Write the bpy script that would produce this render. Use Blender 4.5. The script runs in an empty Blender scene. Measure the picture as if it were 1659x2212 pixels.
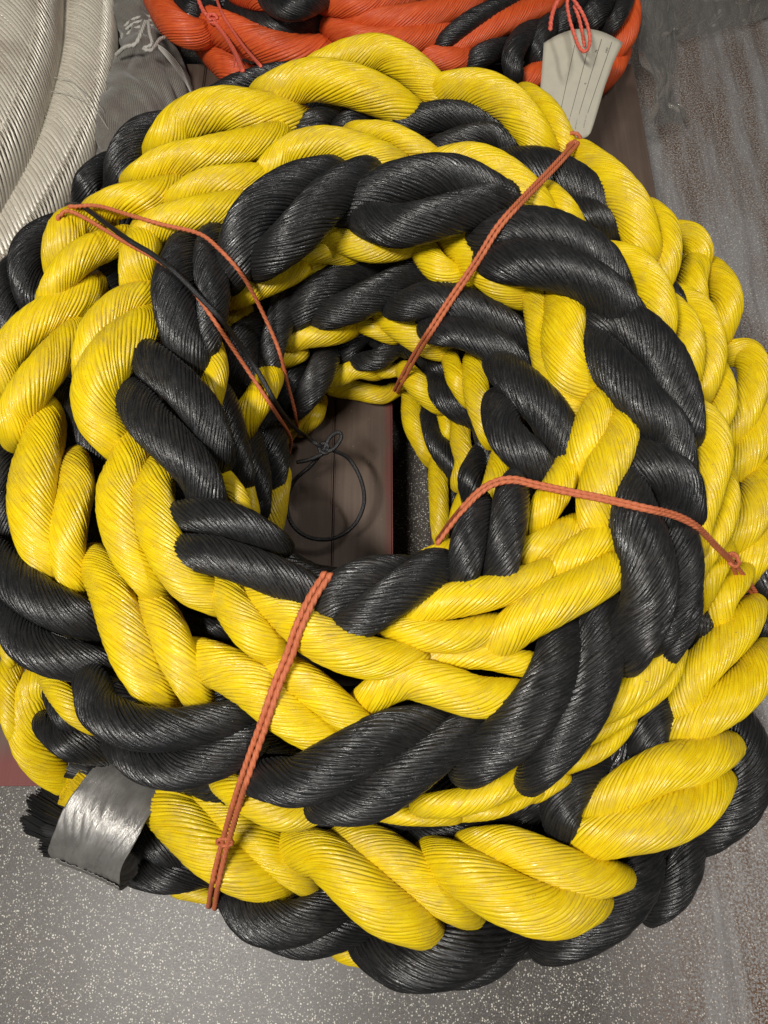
import bpy, math, random
import numpy as np
from mathutils import Vector, Matrix

random.seed(7)
rng = np.random.default_rng(7)
S = bpy.context.scene
COL = S.collection

# ------------------------------------------------------------------ camera
CAM_H = 1.30
PITCH = math.radians(22.0)
FPX = 1609.0            # focal length in pixels of a 1659 x 2212 picture
cd = bpy.data.cameras.new('camera')
cam = bpy.data.objects.new('camera', cd)
COL.objects.link(cam)
cam.location = (0, 0, CAM_H)
cam.rotation_euler = (PITCH, 0, 0)
cd.sensor_fit = 'VERTICAL'
cd.sensor_height = 36.0
cd.lens = 36.0 * FPX / 2212.0
cd.clip_start = 0.01
cd.clip_end = 50
S.camera = cam

# ------------------------------------------------------------------ world and lamps (indoor hall, overhead lamps)
w = bpy.data.worlds.new("World")
S.world = w
w.use_nodes = True
w.node_tree.nodes['Background'].inputs[0].default_value = (0.86, 0.93, 1.0, 1)
w.node_tree.nodes['Background'].inputs[1].default_value = 0.02


def area(loc, target, sx, sy, power, col):
    l = bpy.data.lights.new('ceiling_lamp', 'AREA')
    l.shape = 'RECTANGLE'
    l.size = sx
    l.size_y = sy
    l.energy = power
    l.color = col
    o = bpy.data.objects.new('ceiling_lamp', l)
    o.location = loc
    d = Vector(target) - Vector(loc)
    o.rotation_euler = d.to_track_quat('-Z', 'Y').to_euler()
    COL.objects.link(o)


area((-0.9, -0.5, 3.0), (0, 0.3, 0.3), 0.8, 0.22, 96, (1.0, 0.96, 0.89))
area((1.3, 0.9, 3.0), (0, 0.3, 0.3), 0.8, 0.22, 28, (1.0, 0.97, 0.93))
area((-0.3, -2.2, 2.8), (0, 0.1, 0.3), 0.8, 0.22, 12, (0.95, 0.97, 1.0))

S.view_settings.view_transform = 'Standard'
S.view_settings.look = 'None'
S.view_settings.gamma = 1
S.view_settings.exposure = 0.0

# ------------------------------------------------------------------ helpers
CP, SP = math.cos(PITCH), math.sin(PITCH)


def rays(P):
    """P: (n,2) in 2x coordinates of the 1659-wide view -> ray directions"""
    P = np.asarray(P, float) / 2
    u = (P[:, 0] - 829.5) / FPX
    v = -(P[:, 1] - 1106) / FPX
    return np.stack([u, v * CP + SP, v * SP - CP], 1)


def unproj(P, z):
    d = rays(P)
    t = (np.asarray(z, float) - CAM_H) / d[:, 2]
    return np.array([0, 0, CAM_H]) + d * t[:, None], t


def at(x, y, z):
    return Vector(unproj([[x, y]], [z])[0][0])


def px2m(wpx, t):       # width in 2x pixels at ray parameter t -> metres
    return wpx / 2 / FPX * t


def tag(o, label=None, cat=None, group=None, kind=None):
    if label: o['label'] = label
    if cat: o['category'] = cat
    if group: o['group'] = group
    if kind: o['kind'] = kind
    return o


def empty(name, loc=(0, 0, 0)):
    o = bpy.data.objects.new(name, None)
    o.location = loc
    o.empty_display_size = 0.05
    COL.objects.link(o)
    return o


def link(name, me, mat, parent=None):
    o = bpy.data.objects.new(name, me)
    COL.objects.link(o)
    if mat is not None:
        me.materials.append(mat)
    if parent is not None:
        o.parent = parent
        o.matrix_parent_inverse = Matrix.Translation(-Vector(parent.location))
    return o


def grid_mesh(name, V, U, nr, nc, closed=True, smooth=True):
    """V (nr*nc,3); U (nr*(nc+closed),2) uv per grid point (with seam column)"""
    me = bpy.data.meshes.new(name)
    me.vertices.add(nr * nc)
    me.vertices.foreach_set('co', V.astype(np.float32).ravel())
    cols = nc if closed else nc - 1
    i = np.arange(nr - 1)[:, None]
    j = np.arange(cols)[None, :]
    j2 = (j + 1) % nc
    q = np.stack([i * nc + j, i * nc + j2, (i + 1) * nc + j2, (i + 1) * nc + j], -1).reshape(-1, 4)
    n = len(q)
    me.loops.add(n * 4)
    me.loops.foreach_set('vertex_index', q.astype(np.int32).ravel())
    me.polygons.add(n)
    me.polygons.foreach_set('loop_start', np.arange(0, n * 4, 4, dtype=np.int32))
    me.polygons.foreach_set('loop_total', np.full(n, 4, np.int32))
    if smooth:
        me.polygons.foreach_set('use_smooth', np.ones(n, bool))
    if U is not None:
        ncu = nc + 1 if closed else nc
        ju = j + 1
        qu = np.stack([i * ncu + j, i * ncu + ju, (i + 1) * ncu + ju, (i + 1) * ncu + j], -1).reshape(-1)
        uv = me.uv_layers.new(name='UVMap')
        uv.data.foreach_set('uv', U[qu].astype(np.float32).ravel())
    me.update()
    me.validate()
    return me


def poly_mesh(name, verts, faces, smooth=False):
    me = bpy.data.meshes.new(name)
    me.from_pydata([tuple(v) for v in verts], [], faces)
    if smooth:
        me.polygons.foreach_set('use_smooth', [True] * len(me.polygons))
    me.update()
    return me


def catmull(P, n):
    """resample control points (k,d) to n points, roughly uniform in arc length"""
    P = np.asarray(P, float)
    if len(P) == 2:
        P = np.array([P[0], (P[0] + P[1]) / 2, P[1]])
    Q = np.vstack([2 * P[0] - P[1], P, 2 * P[-1] - P[-2]])
    out = []
    for i in range(len(P) - 1):
        p0, p1, p2, p3 = Q[i:i + 4]
        t = np.linspace(0, 1, 24, endpoint=False)[:, None]
        out.append(0.5 * ((2 * p1) + (p2 - p0) * t + (2 * p0 - 5 * p1 + 4 * p2 - p3) * t ** 2 + (3 * p1 - p0 - 3 * p2 + p3) * t ** 3))
    out.append(P[-1:])
    D = np.vstack(out)
    L = np.concatenate([[0], np.cumsum(np.linalg.norm(np.diff(D[:, :3], axis=0), axis=1))])
    s = np.linspace(0, L[-1], n)
    return np.stack([np.interp(s, L, D[:, k]) for k in range(D.shape[1])], 1), s


def frames(C):
    T = np.gradient(C, axis=0)
    T /= np.linalg.norm(T, axis=1)[:, None] + 1e-12
    N = np.zeros_like(C)
    up = np.array([0, 0, 1.0])
    n = up - T[0] * T[0].dot(up)
    if np.linalg.norm(n) < 1e-3:
        n = np.array([1.0, 0, 0]) - T[0] * T[0][0]
    n /= np.linalg.norm(n)
    for i in range(len(C)):
        n = n - T[i] * T[i].dot(n)
        n /= np.linalg.norm(n)
        N[i] = n
    B = np.cross(T, N)
    return T, N, B


# ------------------------------------------------------------------ materials
def new_mat(name):
    m = bpy.data.materials.new(name)
    m.use_nodes = True
    nt = m.node_tree
    b = nt.nodes['Principled BSDF']
    return m, nt, b


def nd(nt, t, **kw):
    n = nt.nodes.new(t)
    for k, v in kw.items():
        setattr(n, k, v)
    return n


def ramp(nt, stops, fac):
    r = nt.nodes.new('ShaderNodeValToRGB')
    els = r.color_ramp.elements
    while len(els) > 1:
        els.remove(els[-1])
    els[0].position = stops[0][0]
    els[0].color = stops[0][1]
    for p, c in stops[1:]:
        e = els.new(p)
        e.color = c
    nt.links.new(fac, r.inputs[0])
    return r


def rgb(r, g, b):
    return (r, g, b, 1)


def noise(nt, vec, scale, detail=3, rough=0.55):
    n = nt.nodes.new('ShaderNodeTexNoise')
    n.inputs['Scale'].default_value = scale
    n.inputs['Detail'].default_value = detail
    n.inputs['Roughness'].default_value = rough
    nt.links.new(vec, n.inputs['Vector'])
    return n


def mapping(nt, vec, sc):
    m = nt.nodes.new('ShaderNodeMapping')
    m.inputs['Scale'].default_value = sc
    nt.links.new(vec, m.inputs['Vector'])
    return m.outputs[0]


def mix(nt, fac, a, b, mode='MIX'):
    m = nt.nodes.new('ShaderNodeMix')
    m.data_type = 'RGBA'
    m.blend_type = mode
    if isinstance(fac, (int, float)):
        m.inputs[0].default_value = fac
    else:
        nt.links.new(fac, m.inputs[0])
    for i, x in ((6, a), (7, b)):
        if isinstance(x, tuple):
            m.inputs[i].default_value = x
        else:
            nt.links.new(x, m.inputs[i])
    return m.outputs[2]


def fibre_mat(name, c1, c2, dirt, dirt_amt, rough, spec=0.5, sheen=0.0, bump=0.35, fib=(4.0, 9.0), glint=(0.2, 0.55)):
    m, nt, b = new_mat(name)
    tc = nd(nt, 'ShaderNodeTexCoord')
    uv = tc.outputs['UV']
    ob = tc.outputs['Object']
    fine = noise(nt, mapping(nt, uv, (fib[0], fib[1], 1)), 1.0, 3, 0.6)
    yarn = noise(nt, mapping(nt, uv, (0.9, 2.0, 1)), 1.0, 2, 0.5)
    big = noise(nt, ob, 16, 4, 0.7)
    speck = noise(nt, ob, 220, 2, 0.5)
    col = mix(nt, ramp(nt, [(0.3, rgb(0, 0, 0)), (0.7, rgb(1, 1, 1))], yarn.outputs[0]).outputs[0], c1, c2)
    df = ramp(nt, [(0.45, rgb(0, 0, 0)), (0.75, rgb(dirt_amt, dirt_amt, dirt_amt))], big.outputs[0]).outputs[0]
    fd = mix(nt, 1.0, df, ramp(nt, [(0.35, rgb(0, 0, 0)), (0.65, rgb(1, 1, 1))], fine.outputs[0]).outputs[0], 'MULTIPLY')
    col = mix(nt, fd, col, dirt)
    sp = ramp(nt, [(0.72, rgb(0, 0, 0)), (0.76, rgb(.8, .8, .8))], speck.outputs[0]).outputs[0]
    col = mix(nt, sp, col, dirt)
    nt.links.new(col, b.inputs['Base Color'])
    rr = ramp(nt, [(0.35, rgb(glint[0],) * 1 if False else rgb(glint[0], glint[0], glint[0])), (0.65, rgb(glint[1], glint[1], glint[1]))], fine.outputs[0])
    nt.links.new(rr.outputs[0], b.inputs['Roughness'])
    b.inputs['Specular IOR Level'].default_value = spec
    b.inputs['Sheen Weight'].default_value = sheen
    b.inputs['Sheen Roughness'].default_value = 0.4
    bp = nd(nt, 'ShaderNodeBump')
    bp.inputs['Strength'].default_value = bump
    bp.inputs['Distance'].default_value = 0.0022
    nt.links.new(fine.outputs[0], bp.inputs['Height'])
    nt.links.new(bp.outputs[0], b.inputs['Normal'])
    return m


M_Y = fibre_mat('yellow_fibre', rgb(0.65, 0.445, 0.003), rgb(0.79, 0.59, 0.010), rgb(0.27, 0.19, 0.08), 0.7, 0.4, 0.45, 0.0, 0.5, fib=(3.5, 5.0), glint=(0.17, 0.45))
M_K = fibre_mat('black_fibre', rgb(0.008, 0.0085, 0.009), rgb(0.017, 0.017, 0.0175), rgb(0.055, 0.046, 0.038), 0.5, 0.35, 0.52, 0.02, 0.6, fib=(3.0, 4.5), glint=(0.2, 0.47))
M_R = fibre_mat('red_fibre', rgb(0.54, 0.065, 0.013), rgb(0.68, 0.11, 0.022), rgb(0.25, 0.05, 0.03), 0.4, 0.4, 0.45, 0.0, 0.4, glint=(0.3, 0.6))
M_TW = fibre_mat('orange_twine', rgb(0.44, 0.105, 0.04), rgb(0.60, 0.18, 0.08), rgb(0.3, 0.1, 0.05), 0.3, 0.5, 0.4, 0.0, 0.4, glint=(0.4, 0.7))
M_TR = fibre_mat('red_twine', rgb(0.62, 0.07, 0.04), rgb(0.85, 0.2, 0.13), rgb(0.3, 0.05, 0.04), 0.3, 0.5, 0.4, 0.0, 0.4, glint=(0.35, 0.6))
M_BC = fibre_mat('black_cord', rgb(0.006, 0.006, 0.007), rgb(0.02, 0.02, 0.022), rgb(0.05, 0.05, 0.05), 0.3, 0.5, 0.5, 0.0, 0.4, glint=(0.25, 0.5))
M_WC = fibre_mat('white_cord', rgb(0.38, 0.36, 0.32), rgb(0.55, 0.53, 0.48), rgb(0.2, 0.17, 0.13), 0.3, 0.5, 0.4, 0.0, 0.4, glint=(0.3, 0.6))

# ------------------------------------------------------------------ strand builder
CENT = []       # (centre xyz, radius) samples, used to lay the twine on the ropes


def strand(color, z, wpx, pts, parent, mat, name, sign, nyarn=None, e0=1, e1=1, flat=1.0, taper=0.36, bulge=1.0, lay=36.0, amp=0.085, keep=True):
    pts = np.asarray(pts, float)
    z0, z1 = (z, z) if not isinstance(z, (tuple, list)) else z
    z0 /= 100.0
    z1 /= 100.0
    seg = np.concatenate([[0], np.cumsum(np.linalg.norm(np.diff(pts, axis=0), axis=1))])
    f = seg / seg[-1]
    _, tt = unproj(pts, z0 + (z1 - z0) * f)
    r0 = px2m(wpx, tt.mean()) / 2
    if nyarn is None:
        nyarn = int(np.clip(round(2 * np.pi * r0 / 0.0052), 10, 32))
    # crown profile in z: strand arches over its neighbours and dives at both ends
    d0 = 0.95 * r0 * e0
    d1 = 0.95 * r0 * e1
    zz = z0 + (z1 - z0) * f - np.where(f < .5, d0, d1) * np.abs(2 * f - 1) ** 2.2
    # tails which dive under the neighbours
    dir0 = (pts[0] - pts[1]) / (np.linalg.norm(pts[0] - pts[1]) + 1e-9)
    dir1 = (pts[-1] - pts[-2]) / (np.linalg.norm(pts[-1] - pts[-2]) + 1e-9)
    P = [pts]
    Z = [zz]
    if e0:
        P.insert(0, (pts[0] + dir0 * 0.42 * wpx)[None])
        Z.insert(0, [zz[0] - 1.35 * r0])
    if e1:
        P.append((pts[-1] + dir1 * 0.42 * wpx)[None])
        Z.append([zz[-1] - 1.35 * r0])
    P = np.vstack(P)
    Z = np.concatenate(Z)
    W, _ = unproj(P, Z)
    L = np.linalg.norm(np.diff(W, axis=0), axis=1).sum()
    nr = int(min(80, max(14, L / (0.13 * r0))))
    C, s = catmull(W, nr)
    T, N, B = frames(C)
    t = s / s[-1]
    prof = 1 - taper * np.abs(2 * t - 1) ** 2.6
    ph = rng.uniform(0, 6.28, 6)
    prof = prof * (1 + 0.03 * np.sin(5 * t + ph[0]) + 0.02 * np.sin(11 * t + ph[1]))
    nc = nyarn * 4
    # grid columns follow the yarns: groove, flank, crown, flank
    yc = (np.arange(nyarn)[:, None] + np.array([0, .14, .5, .86])[None]).ravel()
    hc = np.tile([0.0, 0.66, 1.0, 0.66], nyarn)
    hy = np.repeat(rng.uniform(0.6, 1.25, nyarn), 4)
    oy = np.repeat(rng.uniform(-1, 1, nyarn), 4)
    yc = np.append(yc, nyarn)
    hc = np.append(hc, hc[0])
    hy = np.append(hy, hy[0])
    oy = np.append(oy, oy[0])
    a0 = 2 * np.pi * yc / nyarn
    tw = np.tan(np.radians(lay)) * np.cumsum(np.gradient(s) / (r0 * prof)) * sign
    wob = 0.055 * np.sin(2 * a0[None] + 8 * t[:, None] + ph[2]) + 0.035 * np.sin(5 * a0[None] - 13 * t[:, None] + ph[3]) + 0.012 * np.sin(9 * a0[None] + 31 * t[:, None] + ph[4])
    TH = a0[None] - tw[:, None] + wob
    dep = amp * hy[None] * (1 + 0.35 * np.sin(17 * t[:, None] + 40 * oy[None]))
    R = r0 * prof[:, None] * (1 + dep * (hc[None] - 0.8) + 0.014 * oy[None] + 0.025 * np.sin(3 * TH + 4 * t[:, None] + ph[5]))
    cth, sth = np.cos(TH)[:, :, None], np.sin(TH)[:, :, None]
    V = C[:, None, :] + (N[:, None, :] * cth * flat + B[:, None, :] * sth) * R[:, :, None]
    U = np.stack([np.broadcast_to(yc[None], TH.shape) + rng.integers(0, 50), np.broadcast_to((s / 0.05)[:, None], TH.shape) + rng.uniform(0, 40)], -1)
    # end caps are hidden under neighbours: close by shrinking the last rings
    V2 = V[:, :nc].copy()
    V2[0] = C[0] + (V2[0] - C[0]) * 0.25
    V2[-1] = C[-1] + (V2[-1] - C[-1]) * 0.25
    me = grid_mesh(name, V2.reshape(-1, 3), U.reshape(-1, 2), nr, nc)
    o = link(name, me, mat, parent)
    if keep:
        for i in range(0, nr, 2):
            CENT.append((*C[i], r0 * prof[i]))
    return o


# ------------------------------------------------------------------ the big coil
coil = empty('rope_coil', at(1500, 2100, 14))
coil.location = at(1500, 2100, 0.14)
tag(coil, 'large coil of thick yellow and black plaited rope with a duct-taped end', 'rope')

K, Yc = 'k', 'y'
LOBES = [
 # --- top turn, black
 (K, 52, 205, [(1010,1150),(1080,960),(1230,830),(1390,770)]),
 (K, 52.5, 190, [(1150,1120),(1280,1010),(1430,850),(1550,770)]),
 (K, 52, 195, [(1510,900),(1700,800),(1930,765),(2110,830),(2180,890)]),
 (K, 52, 190, [(1590,950),(1730,975),(1900,940),(2070,890),(2180,860)]),
 (K, 52, 200, [(2110,1040),(2250,990),(2420,1020),(2580,1120),(2650,1230)]),
 (K, 52.5, 205, [(2150,1130),(2310,1140),(2490,1190),(2620,1270),(2710,1370)]),
 (K, 50.5, 195, [(2560,1370),(2720,1400),(2860,1530),(2930,1700),(2955,1850)]),
 (K, 51, 200, [(2560,1500),(2650,1600),(2791,1757),(2888,1869),(2930,2010)]),
 (K, 49.5, 200, [(2724,1958),(2828,2002),(2925,2079),(2960,2200)]),
 (K, 51, 250, [(2690,2110),(2755,2280),(2805,2450),(2800,2600),(2730,2770)]),
 (K, 48.5, 190, [(2880,2210),(2930,2330),(2945,2480),(2900,2640),(2840,2730)]),
 (K, 45, 150, [(2970,2400),(2965,2560),(2950,2680),(2890,2800)]),
 (K, 48.5, 235, [(2430,2780),(2380,2950),(2250,3130),(2070,3280)]),
 (K, 48, 215, [(2600,2650),(2590,2850),(2530,3030),(2420,3210),(2330,3320)]),
 (K, 48, 230, [(1850,3130),(1682,3173),(1484,3285),(1300,3375),(1180,3370)]),
 (K, 47.5, 200, [(2030,3130),(1913,3230),(1748,3358),(1583,3457),(1440,3480)]),
 (K, 46, 195, [(400,2960),(440,3070),(570,3140),(728,3155),(926,3125),(1050,3089)]),
 (K, 45, 175, [(540,3240),(640,3310),(780,3330),(930,3285),(1050,3225),(1130,3170)]),
 (K, 43, 195, [(-10,2410),(120,2555),(280,2650),(430,2690)]),
 (K, 43, 175, [(30,2650),(120,2780),(270,2850),(480,2880)]),
 (K, 37, 150, [(20,1850),(0,2050),(20,2280)]),
 # inner top ring
 (K, 50, 190, [(790,1090),(750,1250),(780,1430),(830,1560)]),
 (K, 49.5, 155, [(920,1040),(905,1150),(920,1280),(900,1420),(885,1500)]),
 (K, 51, 190, [(640,1550),(700,1600),(800,1690),(880,1800),(930,1940)]),
 (K, 51.5, 205, [(590,1740),(650,1830),(750,1930),(850,2040),(900,2160)]),
 (K, 51, 155, [(780,2225),(900,2230),(1050,2270),(1180,2340)]),
 (K, 51.5, 185, [(800,2380),(950,2405),(1130,2465),(1290,2535),(1360,2590)]),
 (K, 51, 180, [(1390,2650),(1460,2560),(1590,2490),(1710,2470)]),
 (K, 51.5, 190, [(1480,2720),(1610,2640),(1750,2540),(1880,2460)]),
 (K, 49, 110, [(1800,2440),(1880,2420),(1960,2440)]),
 (K, 51, 155, [(2060,2210),(2030,2320),(2010,2440),(2000,2510)]),
 (K, 51.5, 165, [(2215,2130),(2200,2250),(2180,2380),(2155,2490)]),
 (K, 48, 185, [(2190,1610),(2280,1690),(2370,1790),(2420,1910),(2440,1990)]),
 (K, 48, 180, [(2160,1790),(2190,1880),(2270,1970),(2350,2060)]),
 (K, 44, 165, [(1750,1320),(1880,1290),(2020,1330),(2160,1400),(2260,1470)]),
 (K, 44, 145, [(1890,1430),(2000,1440),(2130,1500),(2260,1590)]),
 (K, 40, 150, [(1290,1360),(1373,1264),(1496,1187),(1630,1155)]),
 (K, 40.5, 155, [(1410,1360),(1533,1315),(1678,1245),(1800,1190),(1880,1205)]),
 (K, 38, 130, [(1242,1264),(1220,1366),(1183,1482),(1154,1591)]),
 (K, 38, 150, [(1096,1337),(1055,1460),(1040,1569),(1050,1680)]),
 (K, 29, 100, [(1285,1570),(1256,1642),(1242,1730)]),
 (K, 30, 130, [(1416,1526),(1387,1606),(1343,1686),(1305,1740)]),
 (K, 29, 105, [(1496,1526),(1547,1453),(1605,1438),(1678,1497)]),
 (K, 30, 95, [(1569,1562),(1642,1548),(1714,1497),(1765,1511)]),
 (K, 30, 90, [(1850,1560),(1900,1590),(1950,1640)]),
 (K, 31, 125, [(1880,1650),(1930,1715),(1998,1773),(2060,1810)]),
 (K, 22, 100, [(1855,1815),(1885,1905),(1935,1995),(1980,2070)]),
 (K, 20, 60, [(1969,2095),(1979,2215)]),
 (K, 31, 95, [(2079,1845),(2099,1925),(2119,2035)]),
 (K, 33, 105, [(2060,1980),(2030,2060),(2040,2160)]),
 (K, 20, 60, [(1955,2220),(1915,2310)]),
 (K, 43, 110, [(970,1710),(1000,1800),(1025,1930),(1055,2060)]),
 (K, 35, 115, [(1085,1895),(1110,2035),(1125,2180)]),
 (K, 29, 120, [(1150,1810),(1180,1900),(1190,2000),(1175,2110)]),
 (K, 38, 90, [(960,1960),(1010,2060)]),
 # outer blacks, top
 (K, 44, 130, [(1660,565),(1800,520),(1950,500),(2100,530),(2190,590)]),
 (K, 44, 110, [(1860,650),(2010,600),(2130,590),(2220,650)]),
 (K, 42, 110, [(1270,610),(1360,530),(1450,500)]),
 (K, 42, 110, [(1450,590),(1530,520),(1640,510)]),
 (K, 46.5, 155, [(2220,700),(2350,720),(2500,800),(2590,890),(2640,970)]),
 (K, 46, 130, [(2460,880),(2560,930),(2660,1010)]),
 (K, 41, 85, [(2870,1210),(2915,1280),(2935,1350)]),
 (K, 40, 150, [(740,545),(620,580),(535,680),(510,790)]),
 (K, 36, 115, [(450,720),(385,780),(360,860)]),
 (K, 40, 100, [(900,430),(1020,370),(1180,325),(1330,320)]),
 (K, 41, 60, [(1830,310),(1900,335)]),
 (K, 36, 150, [(228,994),(140,1057),(110,1153),(132,1265),(159,1328)]),
 (K, 33, 150, [(50,1200),(20,1330),(40,1480)]),
 (K, 33, 130, [(50,1560),(20,1700)]),
 (K, 40, 130, [(500,1180),(440,1270)]),
 (K, 38, 150, [(270,1700),(340,1800),(390,1920),(430,2050)]),
 (K, 38, 130, [(430,2330),(500,2430),(560,2520),(650,2600)]),
 (K, 40, 100, [(770,2690),(900,2720),(1010,2750)]),
 (K, 40, 95, [(800,2790),(920,2815),(1010,2820)]),
 (K, 33, 110, [(240,3020),(290,3100),(350,3140)]),
 (K, 32, 150, [(230,3150),(300,3210),(430,3240)]),
 # bottom and right, lower turns
 (K, 20, 60, [(3290,1990),(3325,2060)]),
 (K, 24, 130, [(3270,2590),(3320,2700),(3310,2820)]),
 (K, 31, 120, [(3000,2600),(3020,2690),(3030,2750)]),
 (K, 26, 100, [(2970,2780),(2950,2880),(2900,2960)]),
 (K, 29, 165, [(2880,3020),(2820,3110),(2790,3220),(2800,3300)]),
 (K, 26, 150, [(2700,3170),(2640,3260),(2640,3370)]),
 (K, 30, 175, [(2560,3300),(2470,3400),(2420,3500),(2440,3590)]),
 (K, 24, 130, [(2340,3420),(2270,3520),(2210,3600)]),
 (K, 32, 105, [(2340,3340),(2460,3290),(2580,3200)]),
 (K, 24, 120, [(1730,3600),(1850,3620),(1980,3600),(2090,3590)]),
 (K, 24, 120, [(1380,3570),(1500,3590),(1620,3600)]),
 (K, 22, 215, [(3170,3110),(3225,3230),(3230,3360),(3170,3480),(3060,3580)]),
 (K, 20, 150, [(2980,3650),(2960,3750),(2910,3850),(2840,3920)]),
 (K, 22, 235, [(2770,3660),(2740,3780),(2660,3900),(2560,3980),(2420,4050)]),
 (K, 21, 255, [(2120,3980),(2030,4070),(1900,4130),(1760,4140),(1660,4110)]),
 (K, 19, 140, [(2250,4010),(2180,4110),(2070,4180),(1940,4210)]),
 (K, 22, 190, [(1020,3880),(1110,3970),(1250,3990),(1390,3940),(1500,3870)]),
 (K, 20, 135, [(1160,4040),(1300,4075),(1460,4040),(1600,3980)]),
 (K, 17, 155, [(600,3600),(720,3660),(820,3720)]),
 (K, 16, 150, [(610,3770),(740,3785),(880,3765)]),
 # --- yellow, outer top
 (Yc, 45.5, 150, [(1382,290),(1521,240),(1646,228),(1771,290),(1880,389),(1924,430)]),
 (Yc, 47, 180, [(1180,400),(1326,350),(1493,365),(1660,425),(1760,480)]),
 (Yc, 47, 165, [(1910,385),(2060,380),(2190,440),(2280,540),(2340,640)]),
 (Yc, 45, 115, [(2290,420),(2370,490),(2425,580),(2465,660)]),
 (Yc, 47, 185, [(2520,700),(2630,790),(2720,900),(2770,1030),(2785,1100)]),
 (Yc, 44, 120, [(2820,920),(2875,990),(2885,1110),(2860,1220)]),
 (Yc, 34, 130, [(2920,1010),(2990,1030),(3020,1100),(2985,1150)]),
 (Yc, 35, 135, [(3010,1130),(2985,1220),(3000,1320),(3030,1400)]),
 (Yc, 33, 130, [(3091,1184),(3125,1240),(3145,1330),(3117,1445)]),
 (Yc, 31, 140, [(3159,1525),(3229,1535),(3259,1625),(3219,1775),(3169,1880)]),
 (Yc, 29, 150, [(3290,1700),(3290,1800),(3250,1930),(3180,2040)]),
 (Yc, 29, 170, [(3290,2070),(3270,2160),(3220,2270),(3140,2360)]),
 (Yc, 27, 160, [(3340,2260),(3300,2350),(3230,2430),(3190,2500)]),
 (Yc, 32, 130, [(3190,2500),(3130,2570),(3105,2640),(3095,2690)]),
 (Yc, 36, 130, [(3110,2400),(3060,2490),(3020,2590)]),
 (Yc, 46, 175, [(2960,1760),(3050,1840),(3080,1960),(3050,2100),(3010,2240),(2990,2350)]),
 (Yc, 41, 115, [(3130,2060),(3140,2170),(3110,2290),(3040,2410),(3010,2470)]),
 (Yc, 47, 175, [(2650,1120),(2740,1160),(2820,1270),(2845,1390),(2825,1480)]),
 (Yc, 43, 120, [(2900,1320),(2960,1400),(2985,1520),(2980,1640)]),
 (Yc, 40, 130, [(2942,1288),(3020,1349),(3063,1445),(3075,1533),(3060,1620),(3035,1700)]),
 (Yc, 37, 110, [(3100,1600),(3125,1668),(3130,1745),(3110,1810),(3080,1880)]),
 # second row top
 (Yc, 49, 150, [(1160,740),(1250,660),(1400,620),(1570,650),(1710,710)]),
 (Yc, 47.5, 110, [(1550,570),(1680,580),(1800,640),(1890,700)]),
 (Yc, 49.5, 165, [(1910,710),(2050,700),(2180,760),(2290,860),(2350,950)]),
 (Yc, 47.5, 105, [(2370,830),(2430,890),(2490,980)]),
 # outer left
 (Yc, 45, 185, [(710,620),(790,530),(930,475),(1100,485),(1260,515)]),
 (Yc, 46, 155, [(610,760),(720,700),(900,665),(1080,625),(1180,595)]),
 (Yc, 46, 150, [(440,900),(520,870),(640,850),(750,815)]),
 (Yc, 48, 140, [(780,860),(880,800),(1020,780),(1150,770)]),
 (Yc, 49, 150, [(600,1050),(690,970),(850,920),(1030,885)]),
 (Yc, 48.5, 170, [(640,1010),(600,1100),(590,1220)]),
 (Yc, 44, 175, [(400,960),(310,980),(275,1050),(265,1140)]),
 (Yc, 45.5, 145, [(510,1040),(370,1095),(270,1190),(225,1270)]),
 (Yc, 43, 165, [(390,1250),(317,1305),(185,1380),(79,1470),(20,1560),(10,1660)]),
 (Yc, 44.5, 175, [(317,1460),(212,1576),(132,1681),(80,1777),(70,1850)]),
 (Yc, 48, 150, [(640,1270),(529,1310),(433,1406),(390,1502),(374,1576)]),
 (Yc, 50, 215, [(620,1420),(529,1496),(450,1592),(410,1708),(430,1810),(486,1890)]),
 (Yc, 44, 210, [(200,1840),(180,1930),(150,2060),(145,2190),(170,2330),(230,2440)]),
 (Yc, 43.5, 165, [(330,2030),(330,2120),(305,2240),(290,2370),(320,2510)]),
 (Yc, 48.5, 190, [(580,1910),(545,2020),(510,2130),(525,2270),(575,2400),(650,2510)]),
 (Yc, 49.5, 190, [(680,2060),(665,2150),(680,2270),(730,2400),(810,2520),(910,2580)]),
 (Yc, 49, 175, [(980,2550),(1020,2640),(1100,2740),(1190,2810)]),
 (Yc, 50, 200, [(1130,2580),(1230,2640),(1360,2740),(1520,2820),(1680,2850),(1770,2850)]),
 (Yc, 45, 210, [(440,2470),(485,2570),(530,2700),(580,2820),(640,2930),(680,2990)]),
 (Yc, 45.5, 180, [(660,2610),(710,2700),(760,2810),(815,2920),(850,2990)]),
 (Yc, 46.5, 220, [(890,2850),(970,2890),(1090,2960),(1220,3070),(1350,3150),(1430,3180)]),
 (Yc, 47.5, 165, [(1170,2880),(1285,2928),(1417,3021),(1517,3107),(1570,3150)]),
 (Yc, 48, 190, [(1600,3010),(1680,2960),(1770,2930),(1900,2960),(2060,3010),(2230,3010)]),
 (Yc, 47, 130, [(1800,2870),(1920,2835),(2080,2830),(2240,2865),(2330,2870)]),
 (Yc, 49, 150, [(1680,2700),(1820,2745),(1980,2750),(2120,2710)]),
 (Yc, 50, 160, [(1790,2650),(1930,2600),(2110,2560),(2280,2510),(2360,2470)]),
 (Yc, 49.8, 205, [(2160,2770),(2250,2690),(2400,2600),(2570,2510),(2680,2440)]),
 (Yc, 49, 150, [(2380,2500),(2450,2420),(2560,2350),(2660,2300)]),
 (Yc, 49, 90, [(1840,2410),(1940,2370)]),
 (Yc, 48.5, 140, [(2250,2410),(2350,2350),(2480,2280)]),
 (Yc, 48.5, 150, [(2450,2010),(2410,2100),(2350,2200),(2300,2280)]),
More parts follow.
